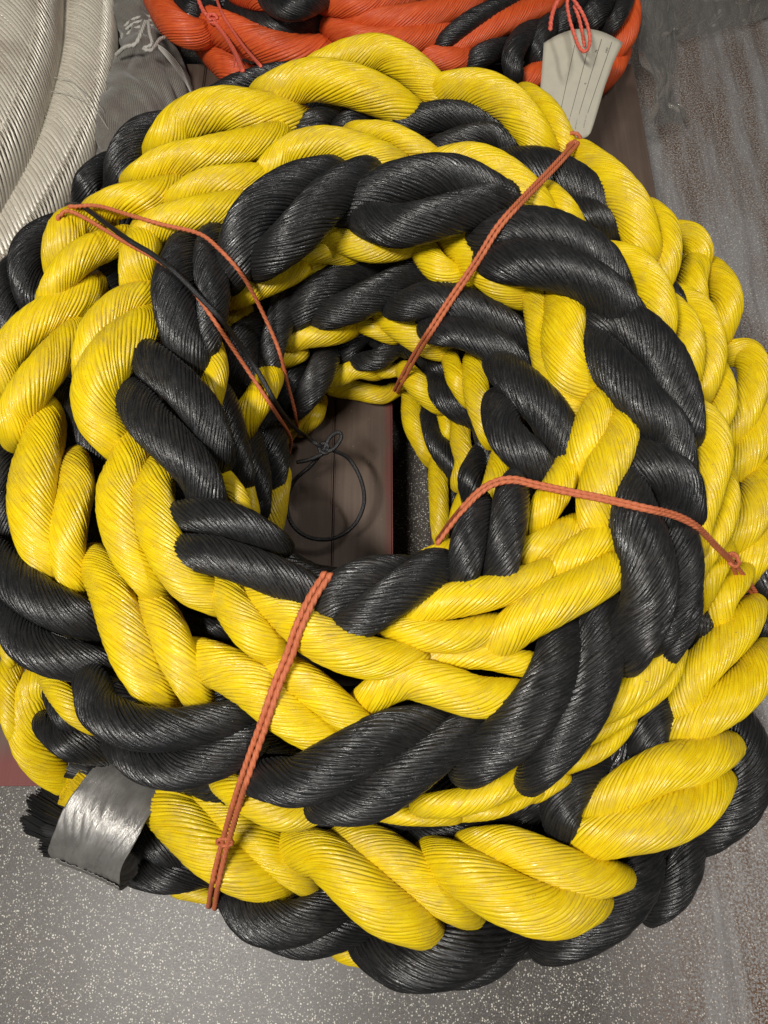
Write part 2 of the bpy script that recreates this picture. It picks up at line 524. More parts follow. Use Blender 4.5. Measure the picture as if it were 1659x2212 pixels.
 (Yc, 49, 170, [(2610,1710),(2565,1810),(2530,1920),(2510,2040)]),
 (Yc, 50, 180, [(2690,1800),(2675,1900),(2615,2030),(2575,2160),(2570,2290)]),
 (Yc, 49, 190, [(2430,1260),(2440,1370),(2430,1490),(2460,1610),(2540,1690)]),
 (Yc, 47, 125, [(2300,1250),(2320,1360),(2340,1480),(2370,1600),(2440,1720),(2520,1790)]),
 (Yc, 43, 110, [(2430,1730),(2460,1830),(2460,1920)]),
 # second turn inside, top
 (Yc, 47, 155, [(1960,1040),(2040,1120),(2140,1210),(2240,1270)]),
 (Yc, 46, 130, [(1830,1080),(1890,1160),(2000,1210)]),
 (Yc, 46, 125, [(1387,1009),(1496,1045),(1605,1075),(1714,1070),(1780,1053)]),
 (Yc, 44, 95, [(1271,1110),(1373,1090),(1500,1110)]),
 (Yc, 42, 75, [(1300,1150),(1400,1170)]),
 (Yc, 44, 140, [(1000,1279),(1096,1235),(1205,1190),(1290,1150)]),
 (Yc, 40, 90, [(975,1400),(1050,1360)]),
 (Yc, 35, 110, [(1237,1480),(1329,1453),(1431,1438),(1500,1420)]),
 (Yc, 33, 75, [(1190,1570),(1290,1535)]),
 (Yc, 26, 95, [(1455,1630),(1540,1595),(1610,1605)]),
 (Yc, 17, 85, [(1445,1679),(1533,1685),(1642,1707),(1704,1686)]),
 (Yc, 36, 120, [(1649,1347),(1714,1405),(1824,1482),(1910,1515)]),
 (Yc, 34, 80, [(1560,1402),(1613,1424),(1685,1453)]),
 (Yc, 27, 65, [(1664,1606),(1736,1595)]),
 (Yc, 29, 110, [(1761,1616),(1809,1667),(1882,1734)]),
 (Yc, 46, 120, [(918,1510),(930,1606),(914,1705),(905,1763)]),
 (Yc, 38, 140, [(1160,1640),(1125,1715),(1077,1788),(1052,1850)]),
 (Yc, 22, 90, [(1314,1769),(1271,1820),(1240,1870)]),
 (Yc, 18, 80, [(1380,1750),(1358,1802),(1314,1846)]),
 # inner wall right
 (Yc, 39, 120, [(2049,1575),(2059,1705),(2089,1805),(2109,1875)]),
 (Yc, 37, 90, [(1950,1570),(1970,1640),(2010,1715)]),
 (Yc, 29, 100, [(1989,1830),(1989,1905),(2009,1995),(1989,2070)]),
 (Yc, 24, 60, [(1915,1800),(1935,1870)]),
 (Yc, 19, 100, [(1774,1725),(1784,1825),(1829,1925),(1850,1965)]),
 (Yc, 21, 95, [(1889,2015),(1894,2125),(1899,2235),(1904,2310)]),
 (Yc, 40, 105, [(2159,1985),(2139,2075),(2099,2175)]),
 (Yc, 30, 60, [(1965,2240),(1990,2160)]),
 # inner wall left
 (Yc, 46, 90, [(960,2050),(1020,2130),(1060,2210)]),
 (Yc, 41, 75, [(1065,2100),(1090,2200)]),
 (Yc, 27, 105, [(1215,2070),(1200,2150),(1185,2270)]),
 # bottom middle yellows
 (Yc, 40, 150, [(990,3400),(1090,3460),(1220,3515),(1340,3500),(1410,3470)]),
 (Yc, 37, 75, [(1400,3530),(1510,3520)]),
 (Yc, 37, 80, [(1660,3520),(1800,3530),(1950,3530)]),
 (Yc, 41, 130, [(1850,3480),(2010,3460),(2170,3400),(2300,3320),(2380,3250)]),
 (Yc, 36, 80, [(1990,3520),(2150,3495),(2300,3430)]),
 (Yc, 34, 80, [(2320,3430),(2420,3370)]),
 (Yc, 42, 155, [(2920,2690),(2890,2780),(2820,2880),(2736,2970),(2640,3040),(2540,3090)]),
 (Yc, 38, 95, [(2930,2840),(2885,2940),(2788,3026),(2685,3091),(2590,3150),(2470,3210)]),
 (Yc, 35, 80, [(2710,3130),(2650,3200),(2570,3260),(2470,3310)]),
 # left bottom yellows
 (Yc, 30, 60, [(10,2770),(40,2850)]),
 (Yc, 26, 115, [(55,2860),(35,2950),(45,3060),(70,3150)]),
 (Yc, (28,17), 160, [(170,2930),(140,3010),(125,3096),(130,3195),(185,3290),(265,3360),(330,3395)]),
 (Yc, 35, 110, [(222,2950),(265,3003),(317,3070),(384,3122)]),
 # front turn
 (Yc, 25, 235, [(710,3480),(800,3560),(910,3665),(1040,3750),(1150,3795)]),
 (Yc, 25, 170, [(860,3460),(960,3530),(1090,3610),(1200,3705),(1300,3790)]),
 (Yc, 29, 235, [(1310,3670),(1400,3700),(1520,3800),(1650,3910),(1780,3980)]),
 (Yc, 28, 190, [(1490,3640),(1610,3660),(1760,3750),(1900,3865),(1990,3920)]),
 (Yc, 31, 240, [(1920,3720),(2040,3790),(2200,3880),(2370,3930),(2500,3900)]),
 (Yc, 30.5, 185, [(2070,3650),(2210,3660),(2380,3730),(2530,3790),(2630,3790)]),
 (Yc, 31, 215, [(2530,3630),(2660,3600),(2840,3560),(2980,3490),(3060,3420)]),
 (Yc, 31.5, 204, [(2590,3500),(2690,3415),(2850,3325),(3000,3290),(3090,3250)]),
 (Yc, 31.5, 172, [(3230,2660),(3175,2735),(3079,2832),(3000,2930),(2963,3036),(2960,3090)]),
 (Yc, 31, 180, [(3278,2860),(3240,2940),(3145,3033),(3026,3110),(2940,3180)]),
 (Yc, 14, 70, [(780,3850),(900,3875)]),
 (Yc, 13, 80, [(1480,4120),(1570,4140)]),
 
]
n_l = 0
for L in LOBES:
    c, z, wd, pts = L[:4]
    kw = L[4] if len(L) > 4 else {}
    if c == K:
        strand(c, z, wd * 0.97, pts, coil, M_K, 'black_strand', -1, amp=0.115, **kw)
    else:
        strand(c, z, wd * 0.95, pts, coil, M_Y, 'yellow_strand', 1, **kw)
    n_l += 1

# black filler added for unseen inner strands and the deep shadow in the gaps
FILLERS = [
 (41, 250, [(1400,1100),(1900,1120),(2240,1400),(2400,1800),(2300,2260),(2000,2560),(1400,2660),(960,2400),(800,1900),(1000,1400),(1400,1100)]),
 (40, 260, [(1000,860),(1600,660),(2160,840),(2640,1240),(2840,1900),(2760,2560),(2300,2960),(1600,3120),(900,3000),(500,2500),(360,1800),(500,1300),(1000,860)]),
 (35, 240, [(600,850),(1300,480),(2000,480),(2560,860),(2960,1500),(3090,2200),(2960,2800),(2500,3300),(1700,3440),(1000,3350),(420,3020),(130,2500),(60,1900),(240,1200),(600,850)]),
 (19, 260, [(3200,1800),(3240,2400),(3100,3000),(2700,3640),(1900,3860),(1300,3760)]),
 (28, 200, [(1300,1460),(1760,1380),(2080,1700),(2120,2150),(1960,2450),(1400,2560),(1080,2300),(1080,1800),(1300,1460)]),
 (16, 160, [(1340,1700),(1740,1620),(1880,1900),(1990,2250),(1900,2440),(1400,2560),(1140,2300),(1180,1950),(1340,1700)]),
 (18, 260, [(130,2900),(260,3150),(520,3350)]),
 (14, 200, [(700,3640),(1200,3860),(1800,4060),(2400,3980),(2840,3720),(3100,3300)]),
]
for z, wd, pts in FILLERS:
    strand(K, z - 11, wd, pts, coil, M_K, 'filler_strand', 1, keep=False, e0=0, e1=0, taper=0)

# ------------------------------------------------------------------ cords laid on the coil
CENT_A = np.array(CENT)


def surface_t(P, extra=0.0):
    """nearest ray parameter at which the view ray through P meets a strand"""
    d = rays(P)
    o = np.array([0, 0, CAM_H])
    out = np.full(len(d), np.nan)
    c = CENT_A[:, :3] - o
    r = CENT_A[:, 3]
    for i, di in enumerate(d):
        a = di.dot(di)
        b = c.dot(di)
        disc = b * b - a * ((c * c).sum(1) - r * r)
        ok = disc > 0
        if ok.any():
            tt = (b[ok] - np.sqrt(disc[ok])) / a
            out[i] = tt.min()
    return out


def cord(name, C, r, mat, parent=None, lobes=3, lay=36, amp=0.26, nc=24, sign=1, wiggle=0.0):
    L = np.linalg.norm(np.diff(C, axis=0), axis=1).sum()
    nr = int(max(12, min(900, L / (r * 0.55))))
    C, s = catmull(C, nr)
    T, N, B = frames(C)
    if wiggle:
        C = C + N * (np.sin(s / 0.021 + 1)[:, None] * wiggle) + B * (np.sin(s / 0.034)[:, None] * wiggle)
    th = np.linspace(0, 2 * np.pi, nc + 1)
    tw = np.tan(np.radians(lay)) * s / r * sign
    ph = lobes * (th[None] + tw[:, None])
    R = r * (1.08 - amp * 1.6 + amp * 1.6 * np.abs(np.sin(ph / 2)))
    V = C[:, None] + (N[:, None] * np.cos(th)[None, :, None] + B[:, None] * np.sin(th)[None, :, None]) * R[:, :, None]
    U = np.stack([ph, np.broadcast_to((s / 0.01)[:, None], ph.shape)], -1)
    V2 = V[:, :nc].copy()
    V2[0] = C[0] + (V2[0] - C[0]) * 0.1
    V2[-1] = C[-1] + (V2[-1] - C[-1]) * 0.1
    me = grid_mesh(name, V2.reshape(-1, 3), U.reshape(-1, 2), nr, nc)
    return link(name, me, mat, parent)


def lay_cord(pts, r, n=70, zend=None, lift=1.0, shift=(0, 0)):
    """lay a taut cord over the strands along a path"""
    P, s = catmull(np.asarray(pts, float) + np.array(shift), n)
    t = surface_t(P)
    if zend is not None:           # beyond the ropes: keep going from last known
        pass
    idx = np.arange(n)
    ok = ~np.isnan(t)
    t = np.interp(idx, idx[ok], t[ok])
    # taut: lower envelope (closest to camera) -> convex-ish bridging of gaps
    for _ in range(60):
        m = t.copy()
        m[1:-1] = np.minimum(t[1:-1], 0.5 * (t[:-2] + t[2:]))
        t = m
    for _ in range(3):
        t[1:-1] = np.minimum(t[1:-1], (t[:-2] + t[1:-1] * 2 + t[2:]) / 4)
    d = rays(P)
    nrm = np.linalg.norm(d, axis=1)
    return np.array([0, 0, CAM_H]) + d * (t - lift * r / nrm)[:, None]


R_T = 0.0028
TW1 = [(2490,615),(2400,715),(2250,870),(2150,985),(2060,1130),(1950,1290),(1860,1430),(1780,1560),(1710,1690)]
TW2 = [(250,945),(290,912),(380,950),(520,1035),(690,1130),(800,1215),(880,1320),(1000,1495),(1100,1645),(1200,1795),(1255,1890),(1250,1950)]
TW2b = [(300,895),(420,890),(560,930),(700,970),(860,1010),(950,1080),(1040,1180),(1110,1300),(1200,1500),(1240,1650),(1270,1760),(1285,1840)]
BLK = [(290,885),(350,890),(450,960),(560,1040),(660,1100),(760,1180),(860,1280),(960,1385),(1040,1495),(1120,1615),(1200,1755),(1270,1845),(1320,1885)]
TW3 = [(1890,2340),(1960,2245),(2060,2135),(2140,2085),(2220,2073),(2310,2093),(2460,2125),(2610,2155),(2760,2190),(2910,2225),(3010,2275),(3090,2355),(3160,2425)]
TW4 = [(1415,2480),(1350,2580),(1290,2710),(1250,2830),(1195,2960),(1145,3110),(1085,3280),(1035,3430),(985,3600),(945,3750),(925,3850),(915,3920)]


def lashing(label, paths, loc, tuck=(0, 1)):
    e = empty('twine_lashing')
    e.location = loc
    tag(e, label, 'twine', 'orange twine lashings round the yellow and black coil')
    ctr = np.array(at(1500, 2100, 0.3))
    for C, r in paths:
        for end in tuck:
            p = C[0] if end == 0 else C[-1]
            h = (ctr - p) * np.array([1, 1, 0])
            hd = h / np.linalg.norm(h)
            inner = np.linalg.norm(h) < 0.26
            if inner:
                hd = -hd
            ex = np.array([p + hd * 0.006 - np.array([0, 0, 0.016]), p + hd * 0.022 - np.array([0, 0, 0.035]), p + hd * 0.05 - np.array([0, 0, 0.05])])
            C = np.vstack([ex[::-1], C]) if end == 0 else np.vstack([C, ex])
        cord('cord', C, r, M_TW, e)
    return e


# top right: two cords side by side
C1 = lay_cord(TW1, R_T, shift=(-7, -5))
C1b = lay_cord(TW1, R_T, shift=(7, 5))
e = lashing('doubled orange twine over the upper right of the coil, beside the paper tag', [(C1, R_T), (C1b, R_T)], C1[0])
kn = []
for a in np.linspace(0, 2 * np.pi * 1.6, 24):
    kn.append(C1[0] + np.array([0.010 * math.cos(a), 0.003 * a - 0.014, 0.010 * math.sin(a) - 0.004]))
cord('knot', np.array(kn), R_T, M_TW, e)

C2 = lay_cord(TW2, R_T, lift=1.2)
e = lashing('single orange twine over the left of the coil, running beside the black cord', [(C2, R_T)], C2[0])
C2b = lay_cord(TW2b, R_T, lift=1.2)
lashing('loose upper orange twine over the left of the coil, curving above the black cord', [(C2b, R_T)], C2b[0])
C3 = lay_cord(TW3, R_T, shift=(-2, -8))
C3b = lay_cord(TW3, R_T, shift=(2, 8))
endpt = np.array([at(3225, 2500, 0.31), at(3270, 2570, 0.26)])
endpt2 = np.array([at(3190, 2500, 0.31), at(3262, 2580, 0.25)])
C3 = np.vstack([C3, endpt])
C3b = np.vstack([C3b, endpt2])
e = lashing('doubled orange twine across the right of the coil with a small overhand knot', [(C3, R_T), (C3b, R_T)], C3[0])
kc = np.array(at(3175, 2440, 0.375))
kc = (C3[-3] + C3b[-3]) / 2 + np.array([0, 0, 0.003])
kn = [kc + np.array([0.008 * math.cos(a), 0.009 * math.sin(a), 0.005 * math.sin(a * .5)]) for a in np.linspace(0, 9, 26)]
cord('knot', np.array(kn), R_T * .9, M_TW, e)
C4 = lay_cord(TW4, R_T * 1.22, shift=(-13, -3))
C4b = lay_cord(TW4, R_T * 1.22, shift=(13, 3))
e = lashing('doubled orange twine over the bottom of the coil, right of the taped end', [(C4, R_T * 1.22), (C4b, R_T * 1.22)], C4[0])
kc = (C4[-14] + C4b[-14]) / 2
kn = [kc + np.array([0.009 * math.cos(a), 0.004 * math.sin(a * 1.0), 0.004 + 0.006 * math.sin(a)]) for a in np.linspace(0, 9, 26)]
cord('knot', np.array(kn), R_T * .8, M_TW, e)

# black cord with its open loop
CB = lay_cord(BLK, 0.0034, lift=2.6)
bc = empty('black_cord')
bc.location = CB[0]
tag(bc, 'black braided cord across the left of the coil, its loop hanging over the pallet board', 'cord')
knot = np.array(at(1400, 1940, 0.27))
tail = np.array([at(1350, 1905, 0.275)])
cord('cord', np.vstack([CB, tail, knot[None]]), 0.0034, M_BC, bc, lobes=8, lay=25, amp=0.14, nc=32)
LP = [(1400,1945,.265),(1340,2015,.24),(1270,2080,.22),(1240,2175,.20),(1262,2265,.185),(1335,2322,.18),(1440,2326,.18),(1530,2268,.185),(1572,2175,.20),(1560,2075,.22),(1510,1985,.24),(1450,1950,.26),(1405,1942,.272)]
cord('loop', np.array([at(*p) for p in LP]), 0.0031, M_BC, bc, lobes=8, lay=25, amp=0.14, nc=32)
SL = [(1395,1950,.27),(1425,1890,.275),(1462,1868,.28),(1474,1890,.275),(1445,1935,.27),(1400,1958,.268),(1340,1985,.26),(1280,1998,.25)]
cord('small_loop', np.array([at(*p) for p in SL]), 0.0031, M_BC, bc, lobes=8, lay=25, amp=0.14, nc=32)
kn = [knot + np.array([0.007 * math.cos(a), 0.008 * math.sin(a), 0.004 * math.sin(a * .6)]) for a in np.linspace(0, 8, 22)]
cord('knot', np.array(kn), 0.0031, M_BC, bc, lobes=8, lay=25, amp=0.14, nc=24)

# ------------------------------------------------------------------ taped end with cut strands
m, nt, b = new_mat('duct_tape')
tc = nd(nt, 'ShaderNodeTexCoord')
n1 = noise(nt, mapping(nt, tc.outputs['UV'], (60, 3, 1)), 1, 4, 0.6)
n2 = noise(nt, tc.outputs['Object'], 40, 3)
nt.links.new(ramp(nt, [(0.3, rgb(0.20, 0.19, 0.18)), (0.7, rgb(0.30, 0.29, 0.275))], n2.outputs[0]).outputs[0], b.inputs['Base Color'])
b.inputs['Metallic'].default_value = 0.5
nt.links.new(ramp(nt, [(0.3, rgb(.24, .24, .24)), (0.7, rgb(.38, .38, .38))], n2.outputs[0]).outputs[0], b.inputs['Roughness'])
bp = nd(nt, 'ShaderNodeBump')
bp.inputs['Strength'].default_value = 0.4
bp.inputs['Distance'].default_value = 0.003
nt.links.new(n1.outputs[0], bp.inputs['Height'])
nt.links.new(bp.outputs[0], b.inputs['Normal'])
M_TAPE = m


def tape(name, a0, a1, r0, r1, th0, th1, zc0, zc1, nr=60, nc=150, off=0.0, torn=0.0):
    A, tA = unproj([a0], [zc0])
    B_, tB = unproj([a1], [zc1])
    ra, rb = px2m(r0 * 2, tA[0]) / 2 + off, px2m(r1 * 2, tB[0]) / 2 + off
    t = np.linspace(0, 1, nr)
    C = A + (B_ - A) * t[:, None]
    T = (B_ - A)[0]
    T /= np.linalg.norm(T)
    N = np.array([0, 0, 1.0]) - T * T[2]
    N /= np.linalg.norm(N)
    Bn = np.cross(T, N)
    th = np.linspace(th0, th1, nc)
    TT, H = np.meshgrid(t, th, indexing='ij')
    r = ra + (rb - ra) * TT
    # long folds running round the band, gathering at places
    u = TT * 9 + 1.6 * np.sin(H * 1.1 + 1) + 0.8 * np.sin(H * 2.3 + TT * 4)
    wr = 0.034 * np.abs(np.sin(u * 1.7)) ** 0.6 * (0.5 + 0.5 * np.sin(H * 1.7 + TT * 5)) + 0.020 * np.abs(np.sin(u * 4.1 + H * 2)) ** .7 + 0.009 * np.abs(np.sin(u * 11 + H * 3))
    r = r * (1 + wr - 0.02)
    # torn / wavy edges
    Tt = TT.copy()
    Tt = Tt + (TT * 2 - 1) * 0.012 * np.sin(H * 6 + 1)
    if torn:
        edge = np.clip((H - th1 + 0.10) / 0.10, 0, 1)
        H = H + edge * torn * (np.sin(TT * 60) * .3 + np.sin(TT * 23) * .7) * 0.05
    V = A + (B_ - A) * Tt[..., None] + (N * np.cos(H)[..., None] * 0.82 + Bn * np.sin(H)[..., None]) * r[..., None]
    U = np.stack([TT, H], -1)
    me = grid_mesh(name, V.reshape(-1, 3), U.reshape(-1, 2), nr, nc, closed=False)
    o = link(name, me, M_TAPE, coil)
    md = o.modifiers.new('thick', 'SOLIDIFY')
    md.thickness = 0.0006
    return o


o = tape('duct_tape', (384, 3452), (652, 3606), 250, 222, math.pi, 3 * math.pi, 0.205, 0.205)
o['label'] = 'silver duct tape band wrinkled round the rope end'
o = tape('duct_tape_flap', (420, 3472), (660, 3609), 249, 224, 1.15, 1.95, 0.205, 0.205, nr=90, nc=50, off=0.0022, torn=1.0)
o['label'] = 'loose torn lower edge of the duct tape'


def tuft(name, mat, a, b_, z0, z1, wa, wb, n, parent, jit=0.2):
    """cut end of a strand: a bundle of stiff yarns fanning out"""
    A = np.array(at(a[0], a[1], z0))
    Bv = np.array(at(b_[0], b_[1], z1))
    _, t_ = unproj([a], [z0])
    ra, rb = px2m(wa, t_[0]) / 2, px2m(wb, t_[0]) / 2
    T = Bv - A
    L = np.linalg.norm(T)
    T /= L
    N = np.array([0, 0, 1.0]) - T * T[2]
    N /= np.linalg.norm(N)
    Bn = np.cross(T, N)
    vs, fs = [], []
    for i in range(n):
        rr = math.sqrt(rng.uniform(0.0, 1)); ph = rng.uniform(0, 6.283)
        p0 = A + (N * math.cos(ph) + Bn * math.sin(ph)) * ra * rr
        clump = 0.12 * math.sin(ph * 7 + 1) + 0.08 * math.sin(ph * 3)
        ll = L * (rng.uniform(1 - jit, 1.0 + jit * .3) + clump * jit * 3)
        p1 = A + T * ll + (N * math.cos(ph + .3) + Bn * math.sin(ph + .3)) * rb * rr
        wd = 0.0010 * rng.uniform(.7, 1.5)
        dn = N * math.cos(ph) + Bn * math.sin(ph)
        ds = np.cross(T, dn)
        mid = (p0 + p1) / 2 + dn * 0.004 + (N * rng.normal() + Bn * rng.normal()) * 0.0008
        k0 = len(vs)
        for q, ww in ((p0, wd), (mid, wd), (p1, wd * 1.05)):
            for c in range(4):
                aa = c * math.pi / 2
                vs.append(q + (dn * math.cos(aa) + ds * math.sin(aa)) * ww)
        for lvl in (0, 1):
            for c in range(4):
                c2 = (c + 1) % 4
                fs.append((k0 + lvl * 4 + c, k0 + lvl * 4 + c2, k0 + lvl * 4 + 4 + c2, k0 + lvl * 4 + 4 + c))
        fs.append((k0 + 8, k0 + 9, k0 + 10, k0 + 11))
    me = poly_mesh(name, vs, fs)
    return link(name, me, mat, parent)


tuft('cut_yarn_tuft', M_K, (350, 3560), (185, 3500), .17, .14, 150, 215, 1300, coil, .14)
tuft('cut_yarn_tuft', M_K, (340, 3620), (225, 3625), .15, .12, 120, 150, 700, coil, .14)
o = tuft('cut_yarn_tuft', M_Y, (430, 3410), (308, 3362), .215, .235, 150, 215, 2600, coil, 0.03)
o['label'] = 'cut yellow strand end poking from the tape'
tuft('cut_yarn_tuft', M_K, (480, 3300), (320, 3270), .235, .245, 110, 170, 1300, coil, 0.1)

# ------------------------------------------------------------------ red coil behind
red = empty('rope_coil', at(1700, 0, 0.14))
red.location = at(1700, 0, 0.14)
tag(red, 'red and black plaited rope coil behind the yellow one, cut by the top edge', 'rope')
RED = [
 ('r', 24, 155, [(880,95),(990,140),(1138,195),(1271,225),(1403,225),(1470,215)]),
 ('r', 24, 135, [(690,20),(740,95),(820,140),(900,150)]),
 ('r', 18, 120, [(900,210),(970,280),(1040,330),(1130,340)]),
 ('r', 18, 120, [(1130,330),(1260,320),(1380,280)]),
 ('r', 31, 110, [(1390,10),(1560,20),(1750,-10)]),
 ('r', 31, 110, [(1050,-25),(1150,-15),(1260,-25)]),
 ('r', 30, 115, [(1500,85),(1660,90),(1820,70),(1990,20),(2070,-30)]),
 ('r', 28, 120, [(1430,120),(1560,175),(1724,182),(1856,149),(1950,100)]),
 ('r', 27, 105, [(1935,215),(2022,164),(2154,104),(2286,45),(2385,10)]),
 ('r', 25, 105, [(1757,235),(1856,250),(1955,262),(2035,250)]),
 ('r', 22, 100, [(2250,360),(2340,310)]),
 ('k', 29, 90, [(1916,179),(2022,99),(2141,40),(2233,0)]),
 ('k', 25, 95, [(2022,284),(2088,238),(2174,185)]),
 ('k', 26, 100, [(2220,324),(2213,251),(2240,185),(2286,126)]),
 ('k', 24, 100, [(2310,250),(2340,160),(2400,60)]),
 ('k', 24, 100, [(2400,130),(2460,60),(2500,0)]),
 ('k', 33, 95, [(1140,-15),(1210,30),(1300,35),(1400,-5)]),
 ('k', 27, 110, [(1040,40),(1160,90),(1280,105),(1400,75)]),
 ('k', 24, 95, [(770,15),(820,50),(900,50)]),
 ('k', 26, 75, [(2710,-10),(2680,60),(2640,120)]),
 ('k', 25, 115, [(2620,0),(2570,60),(2530,110)]),
 ('r', 22, 105, [(2700,-20),(2720,60),(2705,150),(2660,220)]),
 ('r', 18, 85, [(2685,240),(2655,300),(2600,370)]),
]
for c, z, wd, pts in RED:
    if c == 'k':
        strand(c, z, wd * 0.97, pts, red, M_K, 'black_strand', -1, keep=True)
    else:
        strand(c, z, wd * 0.97, pts, red, M_R, 'red_strand', 1, keep=True)
strand('k', 18, 200, [(760, -60), (950, 60), (1250, 130), (1700, 150), (2150, 150), (2500, 100), (2700, -60)], red, M_K, 'filler_strand', 1, e0=0, e1=0, keep=False)  # added black filler, so gaps between the red coil's strands read as shadow
CENT_A = np.array(CENT)

# red twine hanging on the red coil
rt = empty('red_twine')
RTa = lay_cord([(850,-20),(880,50),(920,90),(960,140),(1000,200),(1030,260),(1050,310)], 0.004, n=30)
RTb = lay_cord([(930,-20),(960,60),(1010,140),(1060,210),(1130,290)], 0.003, n=30)
rt.location = RTa[0]
tag(rt, 'frayed red twine knotted over the red rope, left of the yellow top', 'twine')
cord('cord', RTa, 0.0042, M_TR, rt)
cord('cord', RTb, 0.0030, M_TR, rt)
kc = RTa[10]
cord('knot', np.array([kc + np.array([0.009 * math.cos(a), 0.009 * math.sin(a), 0.006 * math.sin(a * .7) + .003]) for a in np.linspace(0, 11, 34)]), 0.0036, M_TR, rt)
for k in range(5):
    st = RTa[22]
    dx = (k - 2) * 0.004
    cord('frayed_end', np.array([st, st + np.array([0.006 + dx * .5, -0.012, 0]), st + np.array([0.010 + dx, -0.026, 0.002 * math.sin(k)]), st + np.array([0.014 + dx * 1.6, -0.04, -0.002])]), 0.0014, M_TR, rt)

# ------------------------------------------------------------------ paper tag
m, nt, b = new_mat('manila_card')
tc = nd(nt, 'ShaderNodeTexCoord')
n2 = noise(nt, tc.outputs['Object'], 60, 4)
nt.links.new(ramp(nt, [(0.3, rgb(0.40, 0.375, 0.30)), (0.7, rgb(0.44, 0.41, 0.32))], n2.outputs[0]).outputs[0], b.inputs['Base Color'])
b.inputs['Roughness'].default_value = 0.6
M_CARD = m
m, nt, b = new_mat('print_ink')
b.inputs['Base Color'].default_value = rgb(0.06, 0.05, 0.04)
b.inputs['Roughness'].default_value = 0.7
M_INK = m


def tg(x, y):
    return (x * .3175 + 2282, y * .3175)


def tagz(y):
    return 0.36 - 0.10 * (y / 1900.0)


tg_root = empty('paper_tag')
tg_root.location = at(*tg(760, 500), 0.34)
tag(tg_root, 'cream paper tag with ruled lines hanging from red cord by the red coil', 'tag')
nr_, nc_ = 24, 20
Lf = np.array([(212, 590), (190, 900), (160, 1250), (140, 1600), (130, 1870)], float)
Rt = np.array([(1288, 585), (1160, 850), (1040, 1180), (930, 1560), (845, 1850)], float)
Vg = []
for i in range(nr_):
    t = i / (nr_ - 1)
    l = np.array([np.interp(t, np.linspace(0, 1, 5), Lf[:, k]) for k in (0, 1)])
    r = np.array([np.interp(t, np.linspace(0, 1, 5), Rt[:, k]) for k in (0, 1)])
    for j in range(nc_):
        s = j / (nc_ - 1)
        p = l + (r - l) * s
        # rounded top, cut corners at the bottom
        p[1] -= (1 - t) ** 6 * (195 * (1 - (2 * s - 1) ** 2)) 
        ec = min(s, 1 - s)
        p[1] += 25 * t ** 8 - 60 * (t ** 10) * max(0, 1 - ec / 0.12) ** 2
        zz = tagz(p[1]) + 0.006 * math.sin(s * 3.1) * (1 - t)
        Vg.append(at(*tg(*p), zz))
me = grid_mesh('card', np.array([list(v) for v in Vg]), None, nr_, nc_, closed=False)
o = link('card', me, M_CARD, tg_root)
md = o.modifiers.new('thick', 'SOLIDIFY')
md.thickness = 0.0006
md.offset = -1


def card_pt(x, y, up=0.0012):
    # same surface as the card: find s,t
    best = None
    y0 = y
    t = min(1, max(0, (y - 588) / 1270.0))
    l = np.array([np.interp(t, np.linspace(0, 1, 5), Lf[:, k]) for k in (0, 1)])
    r = np.array([np.interp(t, np.linspace(0, 1, 5), Rt[:, k]) for k in (0, 1)])
    s = (x - l[0]) / (r[0] - l[0])
    z = tagz(y) + 0.006 * math.sin(min(1, max(0, s)) * 3.1) * (1 - t)
    p = at(*tg(x, y), z)
    d = (Vector((0, 0, CAM_H)) - p).normalized()
    return p + d * up


for (a, b2) in (((632, 615), (430, 1560)), ((800, 730), (570, 1590)), ((1000, 530), (690, 1555)), ((1140, 565), (810, 1535))):
    vs, fs = [], []
    n = 12
    for i in range(n + 1):
        t = i / n
        x = a[0] + (b2[0] - a[0]) * t
        y = a[1] + (b2[1] - a[1]) * t
        vs.append(card_pt(x - 3, y))
        vs.append(card_pt(x + 3, y))
        if i:
            fs.append((2 * i - 2, 2 * i - 1, 2 * i + 1, 2 * i))
    link('ruled_line', poly_mesh('ruled_line', vs, fs), M_INK, tg_root)


def tag_text(txt, p0, p1, size):
    A = card_pt(*p0)
    Bv = card_pt(*p1)
    X = (Bv - A).normalized()
    Z = (Vector((0, 0, CAM_H)) - A)
    Z = (Z - X * Z.dot(X)).normalized()
    Yv = Z.cross(X)
    cu = bpy.data.curves.new('printed_text', 'FONT')
    cu.body = txt
    cu.size = size
    cu.materials.append(M_INK)
    tmp = bpy.data.objects.new('tmp', cu)
    me = bpy.data.meshes.new_from_object(tmp)
    bpy.data.objects.remove(tmp)
    o = bpy.data.objects.new('printed_text', me)
    COL.objects.link(o)
    Mx = Matrix((X, Yv, Z)).transposed().to_4x4()
    Mx.translation = A
    o.parent = tg_root
    o.matrix_parent_inverse = Matrix.Translation(-tg_root.location)
    o.matrix_world = Mx
    o.matrix_basis = Mx
    return o


tag_text('DIAMETER', (760, 1740), (795, 1570), 0.0052)
tag_text('LENGTH', (645, 1760), (668, 1630), 0.0052)
tag_text('GRADE', (540, 1730), (565, 1620), 0.0052)
tag_text('MM', (1075, 720), (1095, 650), 0.0062)
tag_text('M', (935, 715), (948, 675), 0.0062)
tag_text('%', (785, 1155), (795, 1120), 0.0062)
tag_text('Omv', (300, 1400), (290, 1290), 0.009)


def T3(pts):
    return np.array([at(*tg(x, y), z) for x, y, z in pts])


